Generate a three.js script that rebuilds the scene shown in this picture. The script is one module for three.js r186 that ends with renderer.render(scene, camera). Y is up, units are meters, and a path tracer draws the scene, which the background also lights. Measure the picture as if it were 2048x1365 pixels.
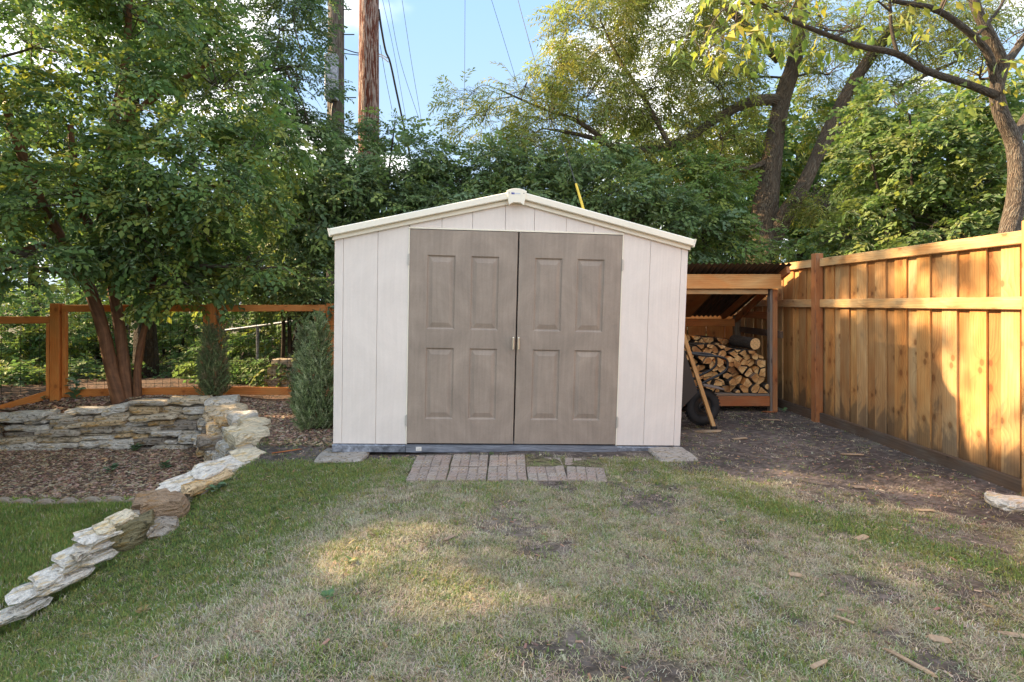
import * as THREE from 'three';
import { ImprovedNoise } from 'three/addons/math/ImprovedNoise.js';
import { mergeGeometries, mergeVertices, toCreasedNormals } from 'three/addons/utils/BufferGeometryUtils.js';

// ---------------------------------------------------------------- camera, sky, sun, exposure
const scene = new THREE.Scene();
const F = 1080, CX = 1024, CY = 608, EYE = 1.33;           // focal length, principal point and horizon in photo pixels; eye height in metres
const camera = new THREE.PerspectiveCamera(2 * Math.atan(682.5 / F) * 180 / Math.PI, 2048 / 1365, 0.05, 600);
camera.position.set(0, EYE, 0);
camera.lookAt(0, EYE, -10);
camera.setViewOffset(2048, 1365, 0, 682.5 - CY, 2048, 1365);
camera.updateProjectionMatrix();

const renderer = new THREE.WebGLRenderer({ antialias: true });
renderer.toneMapping = THREE.LinearToneMapping;
renderer.toneMappingExposure = 3.2;
renderer.shadowMap.enabled = true;

const SUN = new THREE.Vector3(-0.88, 0.44, -0.10).normalize();
const sun = new THREE.DirectionalLight(0xffdfb0, 4.8);
sun.position.copy(SUN).multiplyScalar(60);
sun.castShadow = true;
Object.assign(sun.shadow.camera, { left: -25, right: 25, top: 25, bottom: -25, near: 1, far: 140 });
sun.shadow.radius = 1.6;
scene.add(sun);

// ---------------------------------------------------------------- random numbers and noise
let seed = 7;
const rnd = () => { seed = (seed + 0x6d2b79f5) | 0; let t = Math.imul(seed ^ (seed >>> 15), 1 | seed); t = (t + Math.imul(t ^ (t >>> 7), 61 | t)) ^ t; return ((t ^ (t >>> 14)) >>> 0) / 4294967296; };
const rr = (a, b) => a + (b - a) * rnd();
const reseed = (s) => { seed = s; };
const per = new ImprovedNoise();
const n3 = (x, y, z) => per.noise(x, y, z);
const fbm = (x, y, z, o = 4) => { let s = 0, a = 0.5; for (let i = 0; i < o; i++) { s += a * n3(x, y, z); x = x * 2.03 + 7.1; y = y * 2.03 + 3.7; z = z * 2.03 + 1.3; a *= 0.5; } return s; };
const clamp = THREE.MathUtils.clamp, lerp = THREE.MathUtils.lerp;
const sst = (a, b, x) => { const t = clamp((x - a) / (b - a), 0, 1); return t * t * (3 - 2 * t); };
const V = (x, y, z) => new THREE.Vector3(x, y, z);
const mix3 = (a, b, t) => [lerp(a[0], b[0], t), lerp(a[1], b[1], t), lerp(a[2], b[2], t)];

// ---------------------------------------------------------------- sky: clear blue air, paler towards the horizon, with scattered fair-weather clouds all round
{
  const W = 1024, H = 512, d = new Float32Array(W * H * 4);
  for (let j = 0; j < H; j++) for (let i = 0; i < W; i++) {
    const up = ((j + 0.5) / H - 0.5) * Math.PI, az = ((i + 0.5) / W - 0.5) * 2 * Math.PI;
    const y = Math.sin(up), x = Math.cos(az) * Math.cos(up), z = Math.sin(az) * Math.cos(up);
    const h = Math.pow(1 - clamp(y, 0, 1), 2.6);
    let c = mix3([0.13, 0.235, 0.39], [0.32, 0.375, 0.42], h);
    const cs = clamp(x * SUN.x + y * SUN.y + z * SUN.z, -1, 1), glow = Math.pow(Math.max(0, cs), 10) * 0.4 + Math.pow(Math.max(0, cs), 90) * 0.9;
    c = [c[0] + glow * 1.0, c[1] + glow * 0.86, c[2] + glow * 0.66];
    if (y > 0) {
      const k = 1 / (y + 0.25), q = fbm(x * k * 1.9 + 106.86, y * 2.3, z * k * 1.9 + 164.58, 6), m = sst(-0.02, 0.16, q) * sst(0, 0.08, y);
      c = mix3(c, [0.98, 0.96, 0.92], m * 0.9);
    } else c = mix3(c, [0.22, 0.21, 0.19], sst(0, -0.06, y));
    const o = (j * W + i) * 4; d[o] = c[0]; d[o + 1] = c[1]; d[o + 2] = c[2]; d[o + 3] = 1;
  }
  const t = new THREE.DataTexture(d, W, H, THREE.RGBAFormat, THREE.FloatType);
  t.mapping = THREE.EquirectangularReflectionMapping; t.magFilter = THREE.LinearFilter; t.minFilter = THREE.LinearFilter; t.needsUpdate = true;
  scene.background = t; scene.environment = t;
}

// ---------------------------------------------------------------- helpers: photo pixel -> place
const P = (px, py, D) => V((px - CX) / F * D, EYE - (py - CY) / F * D, -D);
const PX = (px, D) => (px - CX) / F * D;

// ---------------------------------------------------------------- helpers: objects
const taken = {};
const numbered = (n) => { const k = taken[n] = (taken[n] ?? -1) + 1; return k ? n + '_' + String(k).padStart(3, '0') : n; };
const shade = (o) => { o.castShadow = o.receiveShadow = true; return o; };
function mesh(name, geo, mat, parent, label) { const m = shade(new THREE.Mesh(geo, mat)); m.name = name; parent.add(m); if (label) m.userData.label = label; return m; }
function tag(o, label, category, group) { o.userData.label = label; o.userData.category = category; if (group) o.userData.group = group; return o; }
function thing(name, label, category, pos = [0, 0, 0], group) { const g = new THREE.Group(); g.name = numbered(name); g.position.set(...pos); scene.add(g); return tag(g, label, category, group); }
function single(name, geo, mat, label, category, group) { return tag(mesh(numbered(name), geo, mat, scene), label, category, group); }
function structure(name, geo, mat) { const m = mesh(name, geo, mat, scene); m.userData.kind = 'structure'; return m; }
function instanced(name, geo, mat, list, parent, label, category) {     // list of {m: Matrix4, c: [r, g, b]}
  const im = shade(new THREE.InstancedMesh(geo, mat, list.length)), col = new THREE.Color();
  list.forEach((e, i) => { im.setMatrixAt(i, e.m); im.setColorAt(i, col.setRGB(...e.c)); });
  im.name = name; im.userData.kind = 'stuff'; parent.add(im);
  if (label) { im.userData.label = label; if (category) im.userData.category = category; }
  return im;
}

// ---------------------------------------------------------------- helpers: geometry
// chamfered box, uv in metres with v along the longest side
function cbox(w, h, d, c = 0.004, uo = 0, vo = 0) {
  const s = [w / 2, h / 2, d / 2], pos = [], nor = [], uv = [];
  const long = w >= h && w >= d ? 0 : h >= d ? 1 : 2;
  const pt = (sg, flat) => [0, 1, 2].map((k) => sg[k] * (s[k] - (k === flat ? 0 : c)));
  const tri = (a, b, e) => {
    const n = V(b[0] - a[0], b[1] - a[1], b[2] - a[2]).cross(V(e[0] - a[0], e[1] - a[1], e[2] - a[2])).normalize();
    if (n.x * (a[0] + b[0] + e[0]) + n.y * (a[1] + b[1] + e[1]) + n.z * (a[2] + b[2] + e[2]) < 0) { [b, e] = [e, b]; n.negate(); }
    const an = [Math.abs(n.x), Math.abs(n.y), Math.abs(n.z)]; let f = an.indexOf(Math.max(...an));
    let va = long, ua = [0, 1, 2].find((k) => k !== long && k !== f);
    if (f === long) { [va, ua] = [0, 1, 2].filter((k) => k !== f); }
    for (const p of [a, b, e]) { pos.push(...p); nor.push(n.x, n.y, n.z); uv.push(p[ua] + uo + f * 0.13, p[va] + s[va] + vo); }
  };
  const quad = (a, b, e, g) => { tri(a, b, e); tri(a, e, g); };
  for (let f = 0; f < 3; f++) for (const sf of [-1, 1]) {
    const [u, v] = [0, 1, 2].filter((k) => k !== f), mk = (su, sv) => { const q = [0, 0, 0]; q[f] = sf; q[u] = su; q[v] = sv; return pt(q, f); };
    quad(mk(-1, -1), mk(1, -1), mk(1, 1), mk(-1, 1));
  }
  for (let e = 0; e < 3; e++) { const [u, v] = [0, 1, 2].filter((k) => k !== e);
    for (const su of [-1, 1]) for (const sv of [-1, 1]) { const mk = (se, fl) => { const q = [0, 0, 0]; q[e] = se; q[u] = su; q[v] = sv; return pt(q, fl); };
      quad(mk(-1, u), mk(1, u), mk(1, v), mk(-1, v)); } }
  for (const a of [-1, 1]) for (const b of [-1, 1]) for (const e of [-1, 1]) tri(pt([a, b, e], 0), pt([a, b, e], 1), pt([a, b, e], 2));
  const g = new THREE.BufferGeometry();
  g.setAttribute('position', new THREE.Float32BufferAttribute(pos, 3)); g.setAttribute('normal', new THREE.Float32BufferAttribute(nor, 3)); g.setAttribute('uv', new THREE.Float32BufferAttribute(uv, 2));
  return g;
}
const move = (g, x, y, z) => g.translate(x, y, z);
// box between two points: length along the line, w across, h the other way
function beam(a, b, w, h, c = 0.004, vo = 0, upv = V(0, 1, 0)) {
  const dir = b.clone().sub(a), L = dir.length(); dir.normalize();
  const side = upv.clone().cross(dir); if (side.length() < 1e-3) side.set(1, 0, 0); side.normalize();
  const up = dir.clone().cross(side).normalize(), g = cbox(w, h, L, c, vo * 0.37, vo);
  g.applyMatrix4(new THREE.Matrix4().makeBasis(side, up, dir).setPosition(a.clone().add(b).multiplyScalar(0.5)));
  return g;
}
// tapered tube along a smooth path; radii per control point
function taper(pts, radii, radial = 8, per = 5, rough = 0, uvs = 1) {
  const curve = new THREE.CatmullRomCurve3(pts, false, 'centripetal'), n = Math.max(2, (pts.length - 1) * per), pos = [], nor = [], uv = [], idx = [];
  let side = V(1, 0, 0.2), len = 0, prev = null;
  for (let i = 0; i <= n; i++) {
    const t = i / n, ft = t * (pts.length - 1), k = Math.min(pts.length - 2, Math.floor(ft)), p = curve.getPoint(t), T = curve.getTangent(t), r = lerp(radii[k], radii[k + 1], ft - k);
    if (prev) len += p.distanceTo(prev); prev = p;
    side.sub(T.clone().multiplyScalar(side.dot(T))).normalize(); const up = T.clone().cross(side);
    for (let j = 0; j <= radial; j++) {
      const a = j / radial * Math.PI * 2, q = side.clone().multiplyScalar(Math.cos(a)).addScaledVector(up, Math.sin(a));
      const m = 1 + rough * (fbm(Math.cos(a) * 1.6 + p.x * 0.7, p.y * 1.3, Math.sin(a) * 1.6 + p.z * 0.7, 3) * 1.6);
      pos.push(p.x + q.x * r * m, p.y + q.y * r * m, p.z + q.z * r * m); nor.push(q.x, q.y, q.z); uv.push(j / radial * Math.max(1, Math.round(2 * Math.PI * radii[0] / 0.5)) * 0.5 * uvs, len * uvs);
      if (i < n && j < radial) { const b = i * (radial + 1) + j; idx.push(b, b + 1, b + radial + 1, b + 1, b + radial + 2, b + radial + 1); }
    }
  }
  const g = new THREE.BufferGeometry();
  g.setAttribute('position', new THREE.Float32BufferAttribute(pos, 3)); g.setAttribute('normal', new THREE.Float32BufferAttribute(nor, 3)); g.setAttribute('uv', new THREE.Float32BufferAttribute(uv, 2)); g.setIndex(idx);
  if (rough) { const q = g.clone(); q.computeVertexNormals(); g.setAttribute('normal', q.attributes.normal); }
  return g;
}
const tube = (pts, r, radial = 6, per = 6) => taper(pts, pts.map(() => r), radial, per);
function boxUV(g) {
  const p = g.attributes.position, n = g.attributes.normal, uv = new Float32Array(p.count * 2);
  for (let i = 0; i < p.count; i++) {
    const a = Math.abs(n.getX(i)), b = Math.abs(n.getY(i)), c = Math.abs(n.getZ(i));
    const [u, v] = b > a && b > c ? [p.getX(i), p.getZ(i)] : a > c ? [p.getZ(i), p.getY(i)] : [p.getX(i), p.getY(i)];
    uv[i * 2] = u; uv[i * 2 + 1] = v;
  }
  g.setAttribute('uv', new THREE.BufferAttribute(uv, 2)); return g;
}
// broken slab of layered stone
function rock(w, h, d, sd, round = 0.5, rough = 0.16, slant = 0) {
  const g0 = new THREE.BoxGeometry(2, 2, 2, clamp(Math.round(w / 0.07), 4, 8), 3, 4), p = g0.attributes.position, v = V();
  for (let i = 0; i < p.count; i++) {
    v.fromBufferAttribute(p, i);
    const l = Math.max(Math.abs(v.x), Math.abs(v.y), Math.abs(v.z)), e = 9 - round * 6.4, k = Math.pow(Math.abs(v.x) ** e + Math.abs(v.y) ** e + Math.abs(v.z) ** e, -1 / e);
    v.multiplyScalar(l * lerp(1, k, 0.9));
    const x = v.x * w / 2, y = v.y * h / 2, z = v.z * d / 2, led = Math.round(v.y * 1.6) * 0.7;
    const ex = n3(x * 5 + sd, led + sd * 0.3, z * 5) * rough * 0.5 + n3(x * 13, led * 3 + sd, z * 13) * rough * 0.22;
    v.set(x + Math.sign(v.x) * Math.abs(v.x) ** 2 * ex * Math.min(w, 0.3), y + n3(x * 7 + sd * 2, 3.1, z * 7) * h * 0.30 + n3(x * 21 + sd, y * 20, z * 21) * h * 0.12 + slant * x, z + Math.sign(v.z) * Math.abs(v.z) * (ex + n3(x * 9 + sd, led, 2.2) * rough * 0.35) * Math.min(d, 0.25));
    p.setXYZ(i, v.x, v.y, v.z);
  }
  g0.deleteAttribute('uv'); g0.deleteAttribute('normal');
  const g = toCreasedNormals(mergeVertices(g0, 1e-4), 0.34);
  return boxUV(g);
}

// ---------------------------------------------------------------- helpers: textures
function tex(w, h, fn, srgb = true) {
  const d = new Uint8Array(w * h * 4);
  for (let j = 0; j < h; j++) for (let i = 0; i < w; i++) { const c = fn(i / w, j / h, i, j), o = (j * w + i) * 4; for (let k = 0; k < 3; k++) d[o + k] = clamp(Math.round((Array.isArray(c) ? c[k] : c) * 255), 0, 255); d[o + 3] = 255; }
  const t = new THREE.DataTexture(d, w, h); t.wrapS = t.wrapT = THREE.RepeatWrapping; t.magFilter = THREE.LinearFilter; t.minFilter = THREE.LinearMipmapLinearFilter; t.generateMipmaps = true;
  if (srgb) t.colorSpace = THREE.SRGBColorSpace; t.needsUpdate = true; return t;
}
const rep = (t, x, y) => { const c = t.clone(); c.repeat.set(x, y); c.needsUpdate = true; return c; };
// noise that tiles over the unit square
const tn = (u, v, f, o = 4, s = 0) => { const a = u * 2 * Math.PI, b = v * 2 * Math.PI, R = f / (2 * Math.PI); return fbm(Math.cos(a) * R + s, Math.sin(a) * R + Math.cos(b) * R + 11.3, Math.sin(b) * R + s * 0.7 + 4.1, o); };
const tn2 = (u, v, fu, fv, o = 4, s = 0) => { const a = u * 2 * Math.PI, b = v * 2 * Math.PI; return fbm(Math.cos(a) * fu / 6.283 + s, Math.sin(a) * fu / 6.283 + Math.cos(b) * fv / 6.283, Math.sin(b) * fv / 6.283 + s * 0.7, o); };

const std = (o) => new THREE.MeshStandardMaterial(o);
const lin = (r, g, b) => new THREE.Color().setRGB(r, g, b);

// planks: long grain with rings sweeping round knots; value map used as colour multiplier and relief
const field = (W, H, fn) => { const a = new Float32Array(W * H); for (let j = 0; j < H; j++) for (let i = 0; i < W; i++) a[j * W + i] = fn(i / W, j / H); return (u, v) => a[((Math.floor(v * H) % H + H) % H) * W + (Math.floor(u * W) % W + W) % W]; };
const knotList = []; reseed(31); for (let i = 0; i < 15; i++) knotList.push([rnd(), rnd(), rr(0.008, 0.018)]);
const woodVal = field(512, 1024, (u, v) => {
  let x = u * 20 + tn2(u, v, 2, 1, 2) * 1.6, dark = 0;
  for (const [ku, kv, kr] of knotList) {
    let du = u - ku, dv = v - kv; du -= Math.round(du); dv -= Math.round(dv);
    const q = Math.hypot(du / kr, dv / (kr * 1.5)); if (q > 8) continue;
    x += Math.sign(du || 1) * 1.1 * Math.exp(-q * q * 0.09); dark = Math.max(dark, q < 1 ? 0.85 : 0.5 * Math.exp(-(q - 1) * 1.2));
  }
  const saw = ((x * 2.1 % 1) + 1) % 1;
  return clamp(0.90 - 0.20 * saw * saw * (0.6 + tn2(u, v, 7, 2, 2, 4) * 1.5) + tn2(u, v, 170, 3, 2, 3) * 0.30 + tn2(u, v, 7, 3, 3, 9) * 0.35, 0.1, 1.15) * (1 - dark * 0.7);
});
const hueField = field(256, 256, (u, v) => tn2(u, v, 9, 4, 4, 3)), greyField = field(256, 256, (u, v) => tn2(u, v, 12, 3, 5, 6));
const woodTex = (light, deep, s = 0, grey = 0) => tex(256, 512, (u, v) => {
  const k = clamp((woodVal(u, v) - 0.25) / 0.85, 0, 1), hue = clamp(0.5 + hueField(u + s * 0.13, v + s * 0.29) * 1.5, 0, 1);
  let c = mix3(deep, light, k); c = [c[0], c[1] * lerp(0.93, 1.05, hue), c[2] * lerp(0.85, 1.12, hue)];
  if (grey) { const g = sst(0.05, 0.35, greyField(u + s * 0.17, v + s * 0.31)) * grey; c = mix3(c, [0.47, 0.44, 0.40].map((x) => x * (0.6 + 0.5 * k)), g); }
  return c;
});
const woodBump = tex(256, 512, (u, v) => clamp(woodVal(u, v), 0, 1), false);
const wmat = (light, deep, s, grey, rough = 0.72) => std({ map: woodTex(light, deep, s, grey), bumpMap: woodBump, bumpScale: 0.0018, roughness: rough });
const tint = (m, r, g, b) => { const c = m.clone(); c.color = lin(r, g, b); return c; };
const cedar = wmat([0.84, 0.70, 0.50], [0.53, 0.38, 0.23], 1, 0.2);
const cedarBoards = [[1, 1, 1], [0.93, 0.85, 0.75], [0.95, 0.93, 0.93], [0.84, 0.74, 0.64], [1.0, 0.9, 0.78], [0.82, 0.78, 0.76]].map((c) => tint(cedar, ...c));
const redPost = wmat([0.74, 0.50, 0.31], [0.44, 0.25, 0.14], 4, 0.3);
const greyWood = wmat([0.60, 0.55, 0.50], [0.33, 0.28, 0.25], 6, 0.7, 0.85);
const weatheredRail = wmat([0.42, 0.35, 0.29], [0.23, 0.18, 0.15], 8, 0.5, 0.85);
const orangeWood = wmat([0.88, 0.57, 0.28], [0.60, 0.33, 0.13], 10, 0, 0.6);
const firWood = wmat([0.93, 0.72, 0.46], [0.66, 0.38, 0.17], 12, 0, 0.65);
const plywood = wmat([0.72, 0.50, 0.30], [0.50, 0.32, 0.17], 14, 0.1);

const barkVal = (u, v, s = 0) => { const r = 1 - Math.abs(tn2(u, v, 26, 7, 3, s)) * 3.2, f = tn2(u, v, 70, 30, 3, s + 3); return clamp(0.75 - 0.55 * Math.pow(clamp(r, 0, 1), 2) + f * 0.5, 0, 1); };
const barkMap = tex(512, 512, (u, v) => { const k = barkVal(u, v), m = clamp(0.5 + tn(u, v, 8, 3, 7) * 1.4, 0, 1); return mix3([0.26, 0.22, 0.19], mix3([0.62, 0.56, 0.50], [0.60, 0.60, 0.57], m), k); });
const barkBump = tex(512, 512, (u, v) => barkVal(u, v), false);
const willowBark = std({ map: barkMap, bumpMap: barkBump, bumpScale: 0.05, roughness: 0.95, color: lin(0.95, 0.84, 0.72) });
const darkBark = std({ map: barkMap, bumpMap: barkBump, bumpScale: 0.03, roughness: 0.95, color: lin(0.36, 0.31, 0.27) });
const greyBark = std({ map: rep(barkMap, 2, 2), bumpMap: rep(barkBump, 2, 2), bumpScale: 0.015, roughness: 0.9, color: lin(0.75, 0.70, 0.66) });
const smoothMap = tex(256, 512, (u, v) => { const k = clamp(0.5 + tn2(u, v, 34, 5, 4, 2) * 0.8 + tn2(u, v, 8, 12, 3, 6) * 0.5, 0, 1); return mix3([0.30, 0.19, 0.12], [0.58, 0.40, 0.27], k); });
const brownBark = std({ map: smoothMap, bumpMap: smoothMap, bumpScale: 0.006, roughness: 0.75 });
const twigMat = std({ color: lin(0.09, 0.07, 0.055), roughness: 0.9 });

const limeVal = (u, v) => clamp(0.62 + tn2(u, v, 8, 22, 5, 1) * 0.75 + tn(u, v, 60, 3, 5) * 0.35, 0, 1);
const limeTex = (lichen, rusty) => tex(512, 512, (u, v) => {
  const k = limeVal(u, v); let c = mix3([0.60, 0.57, 0.53], [0.99, 0.98, 0.96], Math.pow(k, 0.7));
  if (rusty) c = mix3(c, [c[0] * 0.98, c[1] * 0.86, c[2] * 0.64], sst(0.12, 0.30, tn2(u, v, 5, 14, 4, 12)) * rusty);
  return lichen ? mix3(c, [0.36, 0.35, 0.33], sst(0.14, 0.30, tn(u, v, 13, 5, 15)) * lichen) : c;
});
const limeMap = limeTex(0.55, 0.7), limeClean = limeTex(0.22, 0.55);
const limeBump = tex(512, 512, (u, v) => limeVal(u, v), false);
const stoneMat = (r, g, b, m = limeMap) => std({ map: rep(m, 2.2, 2.2), bumpMap: rep(limeBump, 2.2, 2.2), bumpScale: 0.022, roughness: 0.92, color: lin(r, g, b) });
const ST = { W: stoneMat(0.92, 0.90, 0.88, limeClean), w: stoneMat(0.88, 0.87, 0.86), T: stoneMat(0.84, 0.74, 0.60), O: stoneMat(0.84, 0.65, 0.42), G: stoneMat(0.68, 0.63, 0.57), D: stoneMat(0.42, 0.38, 0.345), B: stoneMat(0.40, 0.29, 0.205, limeClean), M: stoneMat(0.26, 0.235, 0.14), C: stoneMat(0.92, 0.84, 0.68, limeClean) };
const concrete = std({ map: rep(limeMap, 3, 3), bumpMap: rep(limeBump, 6, 6), bumpScale: 0.004, roughness: 0.95, color: lin(0.46, 0.44, 0.43) });
const rubber = std({ color: lin(0.018, 0.018, 0.02), roughness: 0.75 });
const blackSteel = std({ color: lin(0.02, 0.02, 0.023), roughness: 0.45, metalness: 0.3 });
const galvMap = tex(256, 256, (u, v) => { const k = 0.72 + tn(u, v, 18, 4, 3) * 0.5 + tn(u, v, 70, 2, 8) * 0.2; return [k * 0.97, k, k * 1.06]; });
const galv = std({ map: galvMap, color: lin(0.62, 0.63, 0.66), roughness: 0.48, metalness: 0.55 });

// ================================================================ ground
// the row of slabs that edges the lawn: a straight line from the end of the wall down towards the lower garden
const ROW_A = [-2.30, 4.75], ROW_B = [-3.02, 3.19];
const rowT = (px) => { const k = (px - CX) / F; return (ROW_A[0] - k * ROW_A[1]) / (-k * (ROW_A[1] - ROW_B[1]) - (ROW_B[0] - ROW_A[0])); };
const rowD = (px) => ROW_A[1] + rowT(px) * (ROW_B[1] - ROW_A[1]);
const WALL = [[-14, 6.66], [-6.2, 6.74], [-4.3, 6.84], [-3.75, 6.80], [-3.28, 6.46], [-2.88, 5.93], [-2.52, 5.35], [-2.26, 4.78], [-3.02, 3.19], [-4.4, 0.2], [-6, -4]];
function basin(x, D) {     // signed distance to the edge of the lower garden, positive inside it
  const poly = [...WALL, [-14, -4]]; let inside = false, best = 1e9;
  for (let i = 0, j = poly.length - 1; i < poly.length; j = i++) {
    const [xi, yi] = poly[i], [xj, yj] = poly[j];
    if ((yi > D) !== (yj > D) && x < (xj - xi) * (D - yi) / (yj - yi) + xi) inside = !inside;
    const vx = xj - xi, vy = yj - yi, t = clamp(((x - xi) * vx + (D - yi) * vy) / (vx * vx + vy * vy), 0, 1);
    best = Math.min(best, Math.hypot(x - xi - t * vx, D - yi - t * vy));
  }
  return inside ? best : -best;
}
function hUp(x, D) {
  let y = -0.66 * sst(-0.6, -3.0, x) * sst(5.05, 3.0, D);
  y += 0.13 * sst(-3.2, -3.9, x) * sst(6.3, 6.8, D) * (1 - 0.45 * sst(6.9, 7.3, D));
  y -= 0.17 * sst(-4.5, -5.7, x) * sst(7.15, 6.85, D);
  y -= 0.02 * sst(4.6, 4.9, D) * sst(1.7, 1.4, Math.abs(x)) ;
  return y + n3(x * 1.1, 3.3, D * 1.1) * 0.018 + n3(x * 4, 1.3, D * 4) * 0.007;
}
const hLow = (x, D) => Math.min(-0.60 + 0.14 * sst(5.25, 6.5, D) + n3(x * 1.3, 8.1, D * 1.3) * 0.02, hUp(x, D) - 0.06);
const ground = (x, D) => { const b = x < -1.8 ? basin(x, D) : -9; return b <= -0.02 ? hUp(x, D) : b >= 0.10 ? hLow(x, D) : lerp(hUp(x, D), hLow(x, D), (b + 0.02) / 0.12); };
const gY = (x, z) => ground(x, -z);
const onGround = (px, py, lvl = 0) => { let D = (EYE - lvl) * F / (py - CY); for (let i = 0; i < 12; i++) { const y = ground(PX(px, D), D); D = lerp(D, (EYE - y) * F / (py - CY), 0.6); } return V(PX(px, D), ground(PX(px, D), D), -D); };

// what covers the ground: bare dirt, straw-dry lawn, living grass, bark mulch
function cover(x, D) {
  const b = x < -1.8 ? basin(x, D) : -9, n = fbm(x * 0.9 + 3, D * 0.9, 1.7, 4), nf = fbm(x * 3.2, D * 3.2, 9.1, 4), nz = fbm(x * 9, D * 9, 5.1, 3);
  let mulch = 0, dirt = 0, green = 0;
  if (b > 0) { mulch = sst(5.22, 5.32, D + nf * 0.12); green = (1 - mulch) * 0.9; }
  else {
    mulch = sst(5.0, 5.35, D + nf * 0.5) * sst(-1.5, -1.75, x + nf * 0.2);
    const edge = (x - 1.55) * 0.62 + (D - 4.05) * 0.85 + nf * 0.45;                        // bare ground on the way to the firewood
    dirt = Math.max(sst(-0.10, 0.28, edge) * sst(1.1, 1.5, x), sst(4.55, 4.75, D + nf * 0.15) * (1 - mulch), sst(3.0, 3.35, x + nf * 0.3));
    if (D > 7.4 && x < 1) { dirt = Math.min(dirt, 0.35); }
    dirt = Math.max(dirt, sst(0.03, 0.20, fbm(x * 1.7 + 8, D * 1.7, 2.2, 4) + nf * 0.4) * 0.85 * sst(-1.2, 0.0, x));
    const band = Math.exp(-(((x - 1.55) * 0.72 + (D - 3.66) * 0.7) ** 2) / 0.035) * sst(1.25, 1.6, x) * sst(3.2, 2.8, x);
    green = clamp(sst(-1.0, -2.1, x + n * 0.8 - (D - 3.4) * 0.35) * 0.85 + band * 0.9 + sst(0.0, 0.25, nf + n * 0.5) * 0.35 + sst(3.85, 4.2, D) * sst(4.75, 4.5, D) * 0.30 + sst(7.5, 8, D) * 0.7 + 0.21 + nz * 0.5, 0, 1);
    dirt *= 1 - band * 0.65;
  }
  return { mulch, dirt: clamp(dirt, 0, 1), green: clamp(green, 0, 1), b };
}
{
  const X0 = -8, X1 = 6, D0 = 0.6, D1 = 12.6, T = 2048;
  const grid = 256, cov = [];
  for (let j = 0; j <= grid; j++) for (let i = 0; i <= grid; i++) cov.push(cover(lerp(X0, X1, i / grid), lerp(D0, D1, j / grid)));
  const at = (u, v, k) => { const x = u * grid, y = v * grid, i = Math.min(grid - 1, x | 0), j = Math.min(grid - 1, y | 0), a = x - i, b = y - j, q = (p, r) => cov[r * (grid + 1) + p][k]; return lerp(lerp(q(i, j), q(i + 1, j), a), lerp(q(i, j + 1), q(i + 1, j + 1), a), b); };
  const fineA = new Float32Array(512 * 512), fineB = new Float32Array(512 * 512);
  for (let j = 0; j < 512; j++) for (let i = 0; i < 512; i++) { fineA[j * 512 + i] = tn(i / 512, j / 512, 90, 3, 2); fineB[j * 512 + i] = tn2(i / 512, j / 512, 34, 60, 4, 9); }
  const map = tex(T, T, (u, v, i, j) => {
    const x = lerp(X0, X1, u), D = lerp(D0, D1, v), m = at(u, v, 'mulch'), d = at(u, v, 'dirt'), g = at(u, v, 'green');
    const f1 = fineA[(j & 511) * 512 + (i & 511)], f2 = fineB[((j + (i >> 9) * 131) & 511) * 512 + ((i + (j >> 9) * 77) & 511)], big = n3(x * 2.1, 4.4, D * 2.1);
    const soil = mix3([0.25, 0.22, 0.21], [0.47, 0.425, 0.405], clamp(0.45 + f1 * 1.2 + f2 * 0.8 + big * 0.5, 0, 1));
    const straw = mix3([0.36, 0.31, 0.245], [0.66, 0.60, 0.49], clamp(0.5 + f1 * 1.3 + f2 + big * 0.3, 0, 1));
    const turf = mix3([0.16, 0.20, 0.09], [0.34, 0.40, 0.19], clamp(0.5 + f1 * 1.4 + f2 * 0.7, 0, 1));
    const bark = mix3([0.20, 0.14, 0.11], [0.50, 0.38, 0.31], clamp(0.5 + f1 * 1.6 + f2 * 1.0, 0, 1));
    let c = mix3(straw, turf, clamp(g * 0.8 + f2 * 0.5, 0, 1)); c = mix3(c, soil, clamp(d + f1 * 0.5 * d, 0, 1)); return mix3(c, bark, clamp(m + f2 * 0.4 * m, 0, 1));
  });
  map.wrapS = map.wrapT = THREE.ClampToEdgeWrapping;
  const bump = tex(512, 512, (u, v, i, j) => 0.5 + fineA[j * 512 + i] * 0.7 + fineB[j * 512 + i] * 0.5, false);
  const pos = [], uv = [], idx = [], xs = [], ds = [];
  for (let x = X0; x < X1 - 1e-6; x += x > -4.6 && x < -1.8 ? 0.035 : 0.08) xs.push(x); xs.push(X1);
  for (let d = D0; d < D1 - 1e-6; d += d > 2.6 && d < 7 ? 0.035 : 0.08) ds.push(d); ds.push(D1);
  for (const d of ds) for (const x of xs) { pos.push(x, ground(x, d), -d); uv.push((x - X0) / (X1 - X0), (d - D0) / (D1 - D0)); }
  for (let j = 0; j < ds.length - 1; j++) for (let i = 0; i < xs.length - 1; i++) { const a = j * xs.length + i; idx.push(a, a + 1, a + xs.length, a + 1, a + xs.length + 1, a + xs.length); }
  const g = new THREE.BufferGeometry(); g.setAttribute('position', new THREE.Float32BufferAttribute(pos, 3)); g.setAttribute('uv', new THREE.Float32BufferAttribute(uv, 2)); g.setIndex(idx); g.computeVertexNormals();
  structure('yard_ground', g, std({ map, bumpMap: rep(bump, 9, 8), bumpScale: 0.02, roughness: 1 }));
  const far = new THREE.PlaneGeometry(500, 500, 60, 60).rotateX(-Math.PI / 2), fp = far.attributes.position;
  for (let i = 0; i < fp.count; i++) { const x = fp.getX(i), z = fp.getZ(i); fp.setY(i, -0.85 + 0.72 * sst(9.5, 16, Math.hypot(x, z + 5))); }
  far.computeVertexNormals();
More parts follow.
